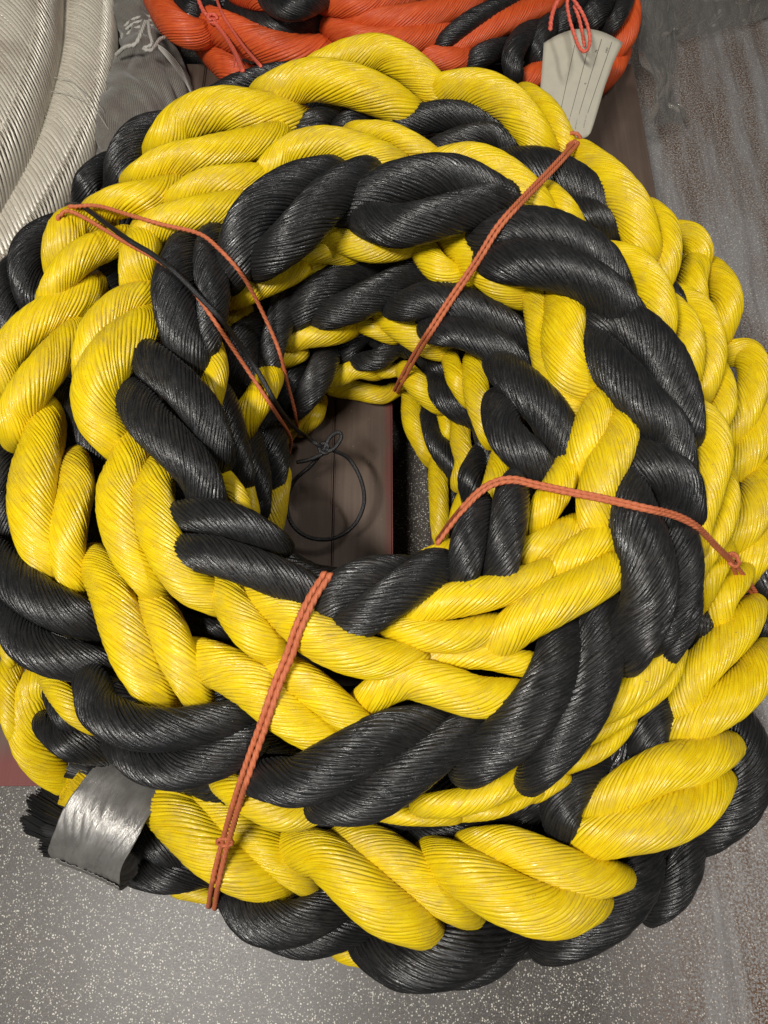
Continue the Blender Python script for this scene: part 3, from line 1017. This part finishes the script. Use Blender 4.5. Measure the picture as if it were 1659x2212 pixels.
cord('hanging_cord', T3([(600,-80,.40),(530,30,.395),(560,250,.385),(620,450,.375),(680,620,.37),(750,700,.37),(820,650,.37),(835,500,.375),(800,330,.385),(720,150,.39),(620,0,.40),(560,-80,.4)]), 0.0031, M_TR, tg_root)
cord('hanging_cord', T3([(620,60,.385),(690,250,.375),(735,450,.365),(765,640,.362)]), 0.0031, M_TR, tg_root)
cord('hanging_cord', T3([(420,-20,.37),(350,120,.365),(310,280,.36),(300,420,.355)]), 0.0040, M_TR, tg_root)

# ------------------------------------------------------------------ silver braided ropes
m, nt, b = new_mat('silver_braid')
tc = nd(nt, 'ShaderNodeTexCoord')
fi = noise(nt, mapping(nt, tc.outputs['UV'], (2.2, .6, 1)), 1, 3, .6)
bg = noise(nt, tc.outputs['Object'], 7, 4, .6)
sp = noise(nt, tc.outputs['Object'], 260, 2, .6)
c0 = mix(nt, ramp(nt, [(0.3, rgb(0, 0, 0)), (0.7, rgb(1, 1, 1))], fi.outputs[0]).outputs[0], rgb(0.40, 0.36, 0.285), rgb(0.70, 0.65, 0.54))
c0 = mix(nt, ramp(nt, [(0.48, rgb(0, 0, 0)), (0.8, rgb(.7, .7, .7))], bg.outputs[0]).outputs[0], c0, rgb(0.22, 0.17, 0.12))
c0 = mix(nt, ramp(nt, [(0.66, rgb(0, 0, 0)), (0.74, rgb(.8, .8, .8))], sp.outputs[0]).outputs[0], c0, rgb(0.10, 0.07, 0.04))
nt.links.new(c0, b.inputs['Base Color'])
b.inputs['Roughness'].default_value = 0.34
b.inputs['Specular IOR Level'].default_value = 0.8
b.inputs['Metallic'].default_value = 0.08
b.inputs['Sheen Weight'].default_value = 0.2
bp = nd(nt, 'ShaderNodeBump')
bp.inputs['Strength'].default_value = 0.4
bp.inputs['Distance'].default_value = 0.0012
nt.links.new(fi.outputs[0], bp.inputs['Height'])
nt.links.new(bp.outputs[0], b.inputs['Normal'])
M_SB = m


def braid(pts, z, wpx, label, seam):
    """tube covered with woven floats: long near-transverse ones, and a band of slanting leaf-shaped ones whose tips make the zigzag seam"""
    pts = np.asarray(pts, float)
    W, tt = unproj(pts, np.full(len(pts), z))
    r0 = px2m(wpx, tt.mean()) / 2
    nr, nc = 240, 64
    C, s = catmull(W, nr)
    T, N, B = frames(C)
    th = np.linspace(0, 2 * np.pi, nc + 1)
    H = th[None]
    V = C[:, None] + (N[:, None] * np.cos(H)[..., None] + B[:, None] * np.sin(H)[..., None]) * r0 * 0.985
    U = np.stack([np.broadcast_to(H * 3, (nr, nc + 1)), np.broadcast_to((s * 100)[:, None], (nr, nc + 1))], -1)
    me = grid_mesh('rope_core', V[:, :nc].reshape(-1, 3), U.reshape(-1, 2), nr, nc)
    root = empty('braided_rope')
    root.location = Vector(C[nr // 2]) - Vector((0, 0, r0))
    tag(root, label, 'rope', 'silver braided ropes')
    link('rope_core', me, M_SD, root)

    def P(a, ss, rad):
        hh = seam - a
        c = np.stack([np.interp(ss, s, C[:, k]) for k in range(3)], -1)
        n = np.stack([np.interp(ss, s, N[:, k]) for k in range(3)], -1)
        b_ = np.stack([np.interp(ss, s, B[:, k]) for k in range(3)], -1)
        return c + (n * np.cos(hh)[..., None] + b_ * np.sin(hh)[..., None]) * rad[..., None]

    verts, faces, uvs = [], [], []
    base = 0
    sp = 0.0036

    def float_strip(aa, sc, hw, lift, key):
        nonlocal base
        n = len(aa)
        cols = np.array([-1, -.55, 0, .55, 1])
        hgt = np.array([0, .75, 1, .75, 0])
        A2 = aa[:, None] + 0 * cols[None]
        S2 = sc[:, None] + hw[:, None] * cols[None]
        R2 = r0 * 0.985 + lift[:, None] * (0.35 + 0.65 * hgt[None])
        verts.append(P(A2, S2, R2).reshape(-1, 3))
        uvs.append(np.stack([np.broadcast_to(cols * 1.5 + key * 3.7, A2.shape), np.broadcast_to((aa * 2)[:, None], A2.shape)], -1).reshape(-1, 2))
        i = np.arange(n - 1)[:, None]
        j = np.arange(4)[None]
        faces.append((np.stack([i * 5 + j, i * 5 + j + 1, (i + 1) * 5 + j + 1, (i + 1) * 5 + j], -1) + base).reshape(-1, 4))
        base += n * 5

    for panel in range(3):
        off = -panel * 2.6
        k = 0
        ss = -0.08
        while ss < s[-1] + 0.05:
            jit = rng.normal() * 0.0004
            n = 14
            aa = np.linspace(-1.55, 0.12, n) + off
            u = np.linspace(0, 1, n)
            sc = ss + jit + 0.45 * r0 * (aa - off) * 0.35 + 0.0012 * np.sin(u * 3.1)
            hw = sp * 0.54 * np.minimum(1, 0.25 + 3 * np.minimum(u, 1 - u)) * rng.uniform(.85, 1.1)
            lift = 0.0018 * np.sin(np.pi * np.clip(u, 0.03, .97)) ** .5 + 0.0003 * rng.uniform(0, 1) + 0.0004
            float_strip(aa, sc, hw, lift, k)
            k += 1
            ss += sp
        k = 0
        ss = -0.08
        while ss < s[-1] + 0.05:
            n = 14
            u = np.linspace(0, 1, n)
            aa = -0.14 + rng.normal() * 0.012 + 1.25 * u + off
            sc = ss + rng.normal() * 0.0003 + 0.95 * r0 * (0.75 * u + 0.25 * u ** 2)
            hw = sp * 1.6 * np.minimum(1, 0.04 + 2.4 * u) * np.minimum(1, 0.3 + 3 * (1 - u))
            lift = 0.0058 * (1 - 0.55 * u)
            float_strip(aa, sc, hw, lift, k)
            k += 1
            ss += sp * 3
    Vv, Ff, Uu = np.vstack(verts), np.vstack(faces), np.vstack(uvs)
    me = bpy.data.meshes.new('braid_floats')
    me.vertices.add(len(Vv))
    me.vertices.foreach_set('co', Vv.astype(np.float32).ravel())
    nf = len(Ff)
    me.loops.add(nf * 4)
    me.loops.foreach_set('vertex_index', Ff.astype(np.int32).ravel())
    me.polygons.add(nf)
    me.polygons.foreach_set('loop_start', np.arange(0, nf * 4, 4, dtype=np.int32))
    me.polygons.foreach_set('loop_total', np.full(nf, 4, np.int32))
    me.polygons.foreach_set('use_smooth', np.ones(nf, bool))
    uv = me.uv_layers.new(name='UVMap')
    uv.data.foreach_set('uv', Uu[Ff.ravel()].astype(np.float32).ravel())
    me.update()
    o = link('braid_floats', me, M_SB, root)
    o['kind'] = 'stuff'


M_SD = fibre_mat('silver_core', rgb(0.16, 0.14, 0.11), rgb(0.24, 0.21, 0.17), rgb(0.1, 0.08, 0.06), 0.5, 0.5, 0.4)
braid([(80,-120),(62,0),(45,200),(-5,400),(-95,650),(-230,880),(-380,1100)], 0.22, 430,
      'thick silver braided rope in the top left corner, cut by the picture edge', 0.05)
braid([(395,-120),(385,0),(378,200),(345,430),(272,650),(165,850),(50,1020),(-80,1200),(-260,1400)], 0.15, 258,
      'thinner silver braided rope between the corner rope and the canvas bundle', 0.15)
th_ = empty('loose_thread')
tp = [(205, 330, .22), (300, 350, .222), (370, 410, .222), (440, 470, .205), (480, 560, .15)]
th_.location = at(*tp[0])
tag(th_, 'thin pale loose threads lying across the silver braided rope', 'thread')
cord('thread', np.array([at(*p) for p in tp]), 0.0007, M_WC, th_, nc=6)
cord('thread', np.array([at(*p) for p in [(195, 390, .22), (300, 410, .222), (390, 450, .222), (470, 560, .19), (530, 640, .14)]]), 0.0007, M_WC, th_, nc=6)

# ------------------------------------------------------------------ canvas bundle
m, nt, b = new_mat('grey_canvas')
tc = nd(nt, 'ShaderNodeTexCoord')
ck = nd(nt, 'ShaderNodeTexChecker')
ck.inputs['Scale'].default_value = 1.0
uvm = mapping(nt, tc.outputs['UV'], (1, 1, 1))
nt.links.new(uvm, ck.inputs['Vector'])
wv = nd(nt, 'ShaderNodeTexVoronoi')
wv.inputs['Scale'].default_value = 1.0
wv.inputs['Randomness'].default_value = 0.12
nt.links.new(uvm, wv.inputs['Vector'])
bg = noise(nt, tc.outputs['Object'], 14, 4, .6)
c0 = mix(nt, ramp(nt, [(0.25, rgb(0, 0, 0)), (0.6, rgb(1, 1, 1))], wv.outputs['Distance']).outputs[0], rgb(0.22, 0.205, 0.175), rgb(0.045, 0.04, 0.035))
c0 = mix(nt, ramp(nt, [(0.5, rgb(0, 0, 0)), (0.75, rgb(.6, .6, .6))], bg.outputs[0]).outputs[0], c0, rgb(0.10, 0.06, 0.055))
nt.links.new(c0, b.inputs['Base Color'])
b.inputs['Roughness'].default_value = 0.5
b.inputs['Sheen Weight'].default_value = 0.3
bp = nd(nt, 'ShaderNodeBump')
bp.inputs['Strength'].default_value = 0.7
bp.inputs['Distance'].default_value = 0.001
bp.invert = True
nt.links.new(wv.outputs['Distance'], bp.inputs['Height'])
nt.links.new(bp.outputs[0], b.inputs['Normal'])
M_CV = m
cvp = np.array([(600, -120), (610, 0), (630, 110), (650, 190), (655, 300), (640, 430), (600, 560), (590, 700), (600, 800)], float)
cvw = np.array([330, 330, 270, 235, 310, 370, 370, 330, 300], float)
W, tt = unproj(cvp, np.full(len(cvp), 0.13))
rw = px2m(cvw, tt) / 2
nr, nc = 220, 160
CR, s = catmull(np.hstack([W, rw[:, None]]), nr)
C = CR[:, :3]
rr = CR[:, 3]
T, N, B = frames(C)
th = np.linspace(0, 2 * np.pi, nc + 1)
H, SS = np.meshgrid(th, s, indexing='xy')
neck = np.exp(-((SS - np.interp(3.0 / 8, np.linspace(0, 1, nr), s)) / 0.035) ** 2)
fold = 0.16 * neck * np.abs(np.sin(H * 7 + 2 * np.sin(SS * 30))) + 0.09 * np.abs(np.sin(H * 3.0 + SS * 22 + np.sin(SS * 40))) * (1 - neck * .5) + 0.03 * np.sin(H * 2 - SS * 35) + 0.045 * np.abs(np.sin(H * 6 + SS * 50 + np.sin(SS*25)))
R = rr[:, None] * (1 - 0.12 + fold)
V = C[:, None] + (N[:, None] * np.cos(H)[..., None] * .85 + B[:, None] * np.sin(H)[..., None]) * R[..., None]
U = np.stack([H * 0.06 / 0.0026, SS / 0.0026], -1)
me = grid_mesh('canvas', V[:, :nc].reshape(-1, 3), U.reshape(-1, 2), nr, nc)
cb = empty('canvas_bundle')
cb.location = Vector(C[nr // 2]) - Vector((0, 0, rr[nr // 2] * .85))
tag(cb, 'grey woven canvas bundle gathered with a white cord, beside the silver ropes', 'bundle')
link('canvas', me, M_CV, cb)
ik = int(nr * 3.0 / 8)
for kk, dr in ((-5, 1.0), (0, 1.02), (5, 1.0)):
    ring = [C[ik + kk] + (N[ik] * math.cos(a) * .85 + B[ik] * math.sin(a)) * rr[ik] * 0.99 * dr for a in np.linspace(0, 6.283, 40)]
    cord('tie_cord', np.array(ring), 0.003, M_WC, cb)
q = lambda x, y, z: at(x, y, z)
cord('tie_cord', np.array([q(500, 240, .21), q(540, 205, .235), q(585, 190, .245), q(610, 140, .25), q(630, 90, .24)]), 0.004, M_WC, cb)
cord('tie_cord', np.array([q(640, 90, .24), q(645, 140, .25), q(655, 190, .25), q(620, 210, .25), q(655, 215, .25), q(690, 170, .235), q(720, 160, .225)]), 0.0035, M_WC, cb)
for k in range(5):
    cord('tie_cord', np.array([q(660, 180, .245), q(720 + k * 4, 220 + k * 12, .235 - k * .004), q(780 + k * 6, 290 + k * 18, .19 - k * .006), q(830 + k * 5, 380 + k * 20, .14)]), 0.0009, M_WC, cb, nc=8)

# ------------------------------------------------------------------ pallet
def wood(name, c1, c2, sy=2.0):
    m, nt, b = new_mat(name)
    tc = nd(nt, 'ShaderNodeTexCoord')
    g = noise(nt, mapping(nt, tc.outputs['Object'], (55, sy, 20)), 1, 5, .65)
    bg = noise(nt, tc.outputs['Object'], 6, 3, .6)
    spk = noise(nt, tc.outputs['Object'], 240, 2, .5)
    c0 = mix(nt, ramp(nt, [(0.3, rgb(0, 0, 0)), (0.7, rgb(1, 1, 1))], g.outputs[0]).outputs[0], c1, c2)
    c0 = mix(nt, ramp(nt, [(0.45, rgb(0, 0, 0)), (0.7, rgb(.45, .45, .45))], bg.outputs[0]).outputs[0], c0, rgb(0.045, 0.032, 0.025))
    c0 = mix(nt, ramp(nt, [(0.75, rgb(0, 0, 0)), (0.78, rgb(.8, .8, .8))], spk.outputs[0]).outputs[0], c0, rgb(0.35, 0.32, 0.28))
    nt.links.new(c0, b.inputs['Base Color'])
    b.inputs['Roughness'].default_value = 0.62
    bp = nd(nt, 'ShaderNodeBump')
    bp.inputs['Strength'].default_value = 0.3
    bp.inputs['Distance'].default_value = 0.002
    nt.links.new(g.outputs[0], bp.inputs['Height'])
    nt.links.new(bp.outputs[0], b.inputs['Normal'])
    return m


def overspray(m, x1, y1):
    nt = m.node_tree
    b = nt.nodes['Principled BSDF']
    src = b.inputs['Base Color'].links[0].from_socket
    tc = nd(nt, 'ShaderNodeTexCoord')
    sp_ = nd(nt, 'ShaderNodeSeparateXYZ')
    nt.links.new(tc.outputs['Object'], sp_.inputs[0])
    n = noise(nt, tc.outputs['Object'], 14, 3, .6)
    out = src
    for sock, lo, hi in ((0, x1 - 0.022, x1 - 0.002), (1, y1 + 0.075, y1 + 0.03)):
        ad = nd(nt, 'ShaderNodeMath', operation='MULTIPLY_ADD')
        nt.links.new(n.outputs[0], ad.inputs[0])
        ad.inputs[1].default_value = 0.02 if sock == 0 else -0.05
        nt.links.new(sp_.outputs[sock], ad.inputs[2])
        mr_ = nd(nt, 'ShaderNodeMapRange')
        off = 0.015 if sock == 0 else -0.025
        mr_.inputs['From Min'].default_value = lo + off
        mr_.inputs['From Max'].default_value = hi + off
        mr_.inputs['To Max'].default_value = 0.75
        nt.links.new(ad.outputs[0], mr_.inputs['Value'])
        fac = mr_.outputs[0]
        if sock == 0:      # only this board's edge: stop beyond it
            gt = nd(nt, 'ShaderNodeMath', operation='LESS_THAN')
            nt.links.new(sp_.outputs[0], gt.inputs[0])
            gt.inputs[1].default_value = x1 + 0.001
            ml = nd(nt, 'ShaderNodeMath', operation='MULTIPLY')
            nt.links.new(fac, ml.inputs[0])
            nt.links.new(gt.outputs[0], ml.inputs[1])
            fac = ml.outputs[0]
        out = mix(nt, fac, out, rgb(0.17, 0.018, 0.018))
    nt.links.new(out, b.inputs['Base Color'])


M_W = wood('pallet_wood', rgb(0.072, 0.046, 0.034), rgb(0.120, 0.084, 0.062))
M_WR = wood('red_painted_wood', rgb(0.16, 0.012, 0.012), rgb(0.22, 0.025, 0.022))
M_BR = wood('bearer_wood', rgb(0.04, 0.02, 0.016), rgb(0.07, 0.03, 0.025))


def box_mesh(name, x0, x1, y0, y1, z0, z1, bev=0.003, mats=(0, 0)):
    import bmesh
    bm = bmesh.new()
    bmesh.ops.create_cube(bm, size=1)
    bmesh.ops.scale(bm, vec=(x1 - x0, y1 - y0, z1 - z0), verts=bm.verts)
    bmesh.ops.translate(bm, vec=((x0 + x1) / 2, (y0 + y1) / 2, (z0 + z1) / 2), verts=bm.verts)
    bmesh.ops.bevel(bm, geom=bm.edges[:], offset=bev, segments=2, affect='EDGES')
    for f in bm.faces:
        if f.normal.z < 0.5:
            f.material_index = mats[1]
    me = bpy.data.meshes.new(name)
    bm.to_mesh(me)
    bm.free()
    return me


PZ = 0.135
xa = at(1696, 2000, PZ).x           # right edge of the board seen through the coil
xb = at(1862, 2260, PZ).x           # left edge of the next board
yf = at(200, 3395, PZ).y            # front edge of the pallet
xr = at(2858, 960, PZ).x            # right edge of the pallet
yb = 1.55
pal = empty('pallet', (0, 0.6, 0))
tag(pal, 'dark wooden pallet with red painted edges under the rope coils', 'pallet')
xc = at(1435, 2260, PZ).x
bw = xa - xc
overspray(M_W, xa, yf)
edges = [(xa - bw * 1.0 + 0.0008, xa), (xa - bw * 2.0, xa - bw * 1.0 - 0.0008), (xb, xb + (xr - xb) * .5 - .003), (xb + (xr - xb) * .5 + .003, xr)]
x = xa - 2 * bw - 0.0016
for k in range(6):
    edges.append((x - bw, x - 0.0016))
    x -= bw
for (x0, x1) in edges:
    me = box_mesh('deck_board', x0, x1, yf, yb, PZ - 0.022, PZ, mats=(0, 1))
    o = link('deck_board', me, M_W, pal)
    me.materials.append(M_WR)
for yy in (yf + 0.001, 0.95):
    me = box_mesh('bearer', x, xr - 0.004, yy + 0.02, yy + 0.12, 0.001, PZ - 0.0235)
    link('bearer', me, M_BR, pal)

# ------------------------------------------------------------------ floor
m, nt, b = new_mat('speckled_floor')
tc = nd(nt, 'ShaderNodeTexCoord')
ob = tc.outputs['Object']


def chips(scale, thr, seedoff):
    mp = nd(nt, 'ShaderNodeMapping')
    mp.inputs['Location'].default_value = (seedoff, seedoff * 2, 0)
    nt.links.new(ob, mp.inputs['Vector'])
    dist = noise(nt, mp.outputs[0], 300, 2)
    v = nd(nt, 'ShaderNodeTexVoronoi')
    v.inputs['Scale'].default_value = scale
    ad = nd(nt, 'ShaderNodeMix')
    ad.data_type = 'VECTOR'
    ad.inputs[0].default_value = 0.004
    nt.links.new(mp.outputs[0], ad.inputs[4])
    nt.links.new(dist.outputs['Color'], ad.inputs[5])
    nt.links.new(ad.outputs[1], v.inputs['Vector'])
    near = ramp(nt, [(0.22, rgb(1, 1, 1)), (0.34, rgb(0, 0, 0))], v.outputs['Distance']).outputs[0]
    sep = nd(nt, 'ShaderNodeSeparateColor')
    nt.links.new(v.outputs['Color'], sep.inputs[0])
    pick = ramp(nt, [(thr, rgb(0, 0, 0)), (thr + 0.01, rgb(1, 1, 1))], sep.outputs[0]).outputs[0]
    return mix(nt, 1.0, near, pick, 'MULTIPLY')


g1 = noise(nt, ob, 420, 3, .7)
g2 = noise(nt, ob, 5, 4, .6)
g3 = noise(nt, ob, 900, 2, .7)
base = mix(nt, ramp(nt, [(0.42, rgb(0, 0, 0)), (0.60, rgb(1, 1, 1))], g1.outputs[0]).outputs[0], rgb(0.030, 0.025, 0.020), rgb(0.100, 0.085, 0.071))
g4 = noise(nt, ob, 170, 3, .65)
base = mix(nt, ramp(nt, [(0.52, rgb(0, 0, 0)), (0.62, rgb(.7, .7, .7))], g4.outputs[0]).outputs[0], base, rgb(0.040, 0.033, 0.028))
base = mix(nt, ramp(nt, [(0.4, rgb(0, 0, 0)), (0.7, rgb(.5, .5, .5))], g2.outputs[0]).outputs[0], base, rgb(0.105, 0.098, 0.093))
base = mix(nt, ramp(nt, [(0.62, rgb(0, 0, 0)), (0.70, rgb(.9, .9, .9))], noise(nt, ob, 190, 3, .6).outputs[0]).outputs[0], base, rgb(0.075, 0.075, 0.12))
base = mix(nt, chips(400, 0.78, 0), base, rgb(0.42, 0.39, 0.34))
base = mix(nt, chips(300, 0.88, 3), base, rgb(0.52, 0.50, 0.45))
base = mix(nt, chips(300, 0.86, 7), base, rgb(0.015, 0.015, 0.017))
# stains on the right: brown wheel streaks running away from the camera, pale polished band
sx = nd(nt, 'ShaderNodeSeparateXYZ')
nt.links.new(ob, sx.inputs[0])
rgt = nd(nt, 'ShaderNodeMapRange')
rgt.inputs['From Min'].default_value = 0.30
rgt.inputs['From Max'].default_value = 0.52
nt.links.new(sx.outputs[0], rgt.inputs['Value'])
st = noise(nt, mapping(nt, ob, (15, 2.2, 1)), 1, 4, .6)
st2 = noise(nt, ob, 260, 3, .7)
sfac = mix(nt, 1.0, ramp(nt, [(0.38, rgb(.15, .15, .15)), (0.58, rgb(1, 1, 1))], st.outputs[0]).outputs[0], ramp(nt, [(0.47, rgb(0, 0, 0)), (0.52, rgb(1, 1, 1))], st2.outputs[0]).outputs[0], 'MULTIPLY')
sfac = mix(nt, 1.0, sfac, rgt.outputs[0], 'MULTIPLY')
pale = mix(nt, 1.0, rgt.outputs[0], rgb(.62, .62, .62), 'MULTIPLY')
base = mix(nt, pale, base, rgb(0.36, 0.355, 0.36))
base = mix(nt, chips(280, 0.55, 11), base, rgb(0.60, 0.57, 0.50))
base = mix(nt, sfac, base, rgb(0.11, 0.058, 0.028))
st3 = noise(nt, mapping(nt, ob, (60, 3.0, 1)), 1, 4, .7)
sm = mix(nt, 1.0, ramp(nt, [(0.5, rgb(0, 0, 0)), (0.62, rgb(.3, .3, .3))], st3.outputs[0]).outputs[0], rgt.outputs[0], 'MULTIPLY')
base = mix(nt, sm, base, rgb(0.07, 0.052, 0.042))
nt.links.new(base, b.inputs['Base Color'])
nt.links.new(ramp(nt, [(0.3, rgb(.32, .32, .32)), (0.7, rgb(.5, .5, .5))], g1.outputs[0]).outputs[0], b.inputs['Roughness'])
bp = nd(nt, 'ShaderNodeBump')
bp.inputs['Strength'].default_value = 0.25
bp.inputs['Distance'].default_value = 0.001
nt.links.new(g1.outputs[0], bp.inputs['Height'])
nt.links.new(bp.outputs[0], b.inputs['Normal'])
me = poly_mesh('floor', [(-4, -4, 0), (4, -4, 0), (4, 6, 0), (-4, 6, 0)], [(0, 1, 2, 3)])
fl = link('floor', me, m)
tag(fl, kind='structure')

# ------------------------------------------------------------------ clear plastic wrap
m, nt, b = new_mat('clear_film')
nt.nodes.remove(b)
tr = nd(nt, 'ShaderNodeBsdfTransparent')
tr.inputs[0].default_value = rgb(.93, .92, .90)
gl = nd(nt, 'ShaderNodeBsdfGlossy')
gl.inputs['Roughness'].default_value = 0.12
gl.inputs[0].default_value = rgb(.9, .9, .88)
fr = nd(nt, 'ShaderNodeFresnel')
fr.inputs[0].default_value = 1.5
mr = nd(nt, 'ShaderNodeMath', operation='MULTIPLY_ADD')
mr.inputs[1].default_value = 0.6
mr.inputs[2].default_value = 0.03
nt.links.new(fr.outputs[0], mr.inputs[0])
df = nd(nt, 'ShaderNodeBsdfDiffuse')
df.inputs[0].default_value = rgb(.6, .57, .52)
mx = nd(nt, 'ShaderNodeMixShader')
mx2 = nd(nt, 'ShaderNodeMixShader')
mx2.inputs[0].default_value = 0.12
nt.links.new(mr.outputs[0], mx.inputs[0])
nt.links.new(tr.outputs[0], mx.inputs[1])
nt.links.new(gl.outputs[0], mx.inputs[2])
nt.links.new(mx.outputs[0], mx2.inputs[1])
nt.links.new(df.outputs[0], mx2.inputs[2])
nt.links.new(mx2.outputs[0], nt.nodes['Material Output'].inputs[0])
M_FILM = m


def film(corners, n1, n2, amp, freq, seed):
    c = [np.array(at(*p)) for p in corners]
    a = np.linspace(0, 1, n1)[:, None, None]
    bb = np.linspace(0, 1, n2)[None, :, None]
    P = c[0] * (1 - a) * (1 - bb) + c[1] * (1 - a) * bb + c[2] * a * bb + c[3] * a * (1 - bb)
    r = np.random.default_rng(seed)
    A, Bq = np.linspace(0, 1, n1)[:, None], np.linspace(0, 1, n2)[None]
    h = 0
    for k in range(7):
        fx, fy = r.uniform(-freq, freq), r.uniform(-freq * 2.5, freq * 2.5)
        h = h + np.abs(np.sin(A * fx + Bq * fy + r.uniform(0, 6))) / (1 + k * .3)
    edge = 0.03 * (np.sin(A * 11 + Bq * 3) + np.sin(A * 27 + 2) * .5 + np.sin(Bq * 23 + 1) * .4)
    P[..., 1] += edge * (Bq ** 2)
    P[..., 0] += edge * (A - .5)
    P[..., 2] += amp * (h / 3)
    P[..., 0] += amp * .6 * np.sin(A * 9 + 2 * np.sin(Bq * 5))
    return grid_mesh('film', P.reshape(-1, 3), None, n1, n2, closed=False, smooth=True)


pw = empty('plastic_wrap')
pw.location = at(2850, 150, 0.05)
tag(pw, 'crumpled clear plastic wrap on the floor right of the red coil', 'plastic wrap')
link('film', film([(2720, -60, .16), (2880, -60, .05), (2930, 560, .03), (2820, 560, .10)], 90, 50, 0.018, 16, 3), M_FILM, pw)
link('film', film([(2790, -80, .06), (3420, -80, .01), (3420, 60, .01), (2790, 240, .03)], 60, 110, 0.012, 14, 5), M_FILM, pw)

open('/tmp/stats.txt','w').write(str(sum(len(o.data.polygons) * 2 for o in bpy.data.objects if o.type == 'MESH'))) if False else None
print('lobes', n_l, 'objects', len(bpy.data.objects), 'tris', sum(len(o.data.polygons) * 2 for o in bpy.data.objects if o.type == 'MESH'))
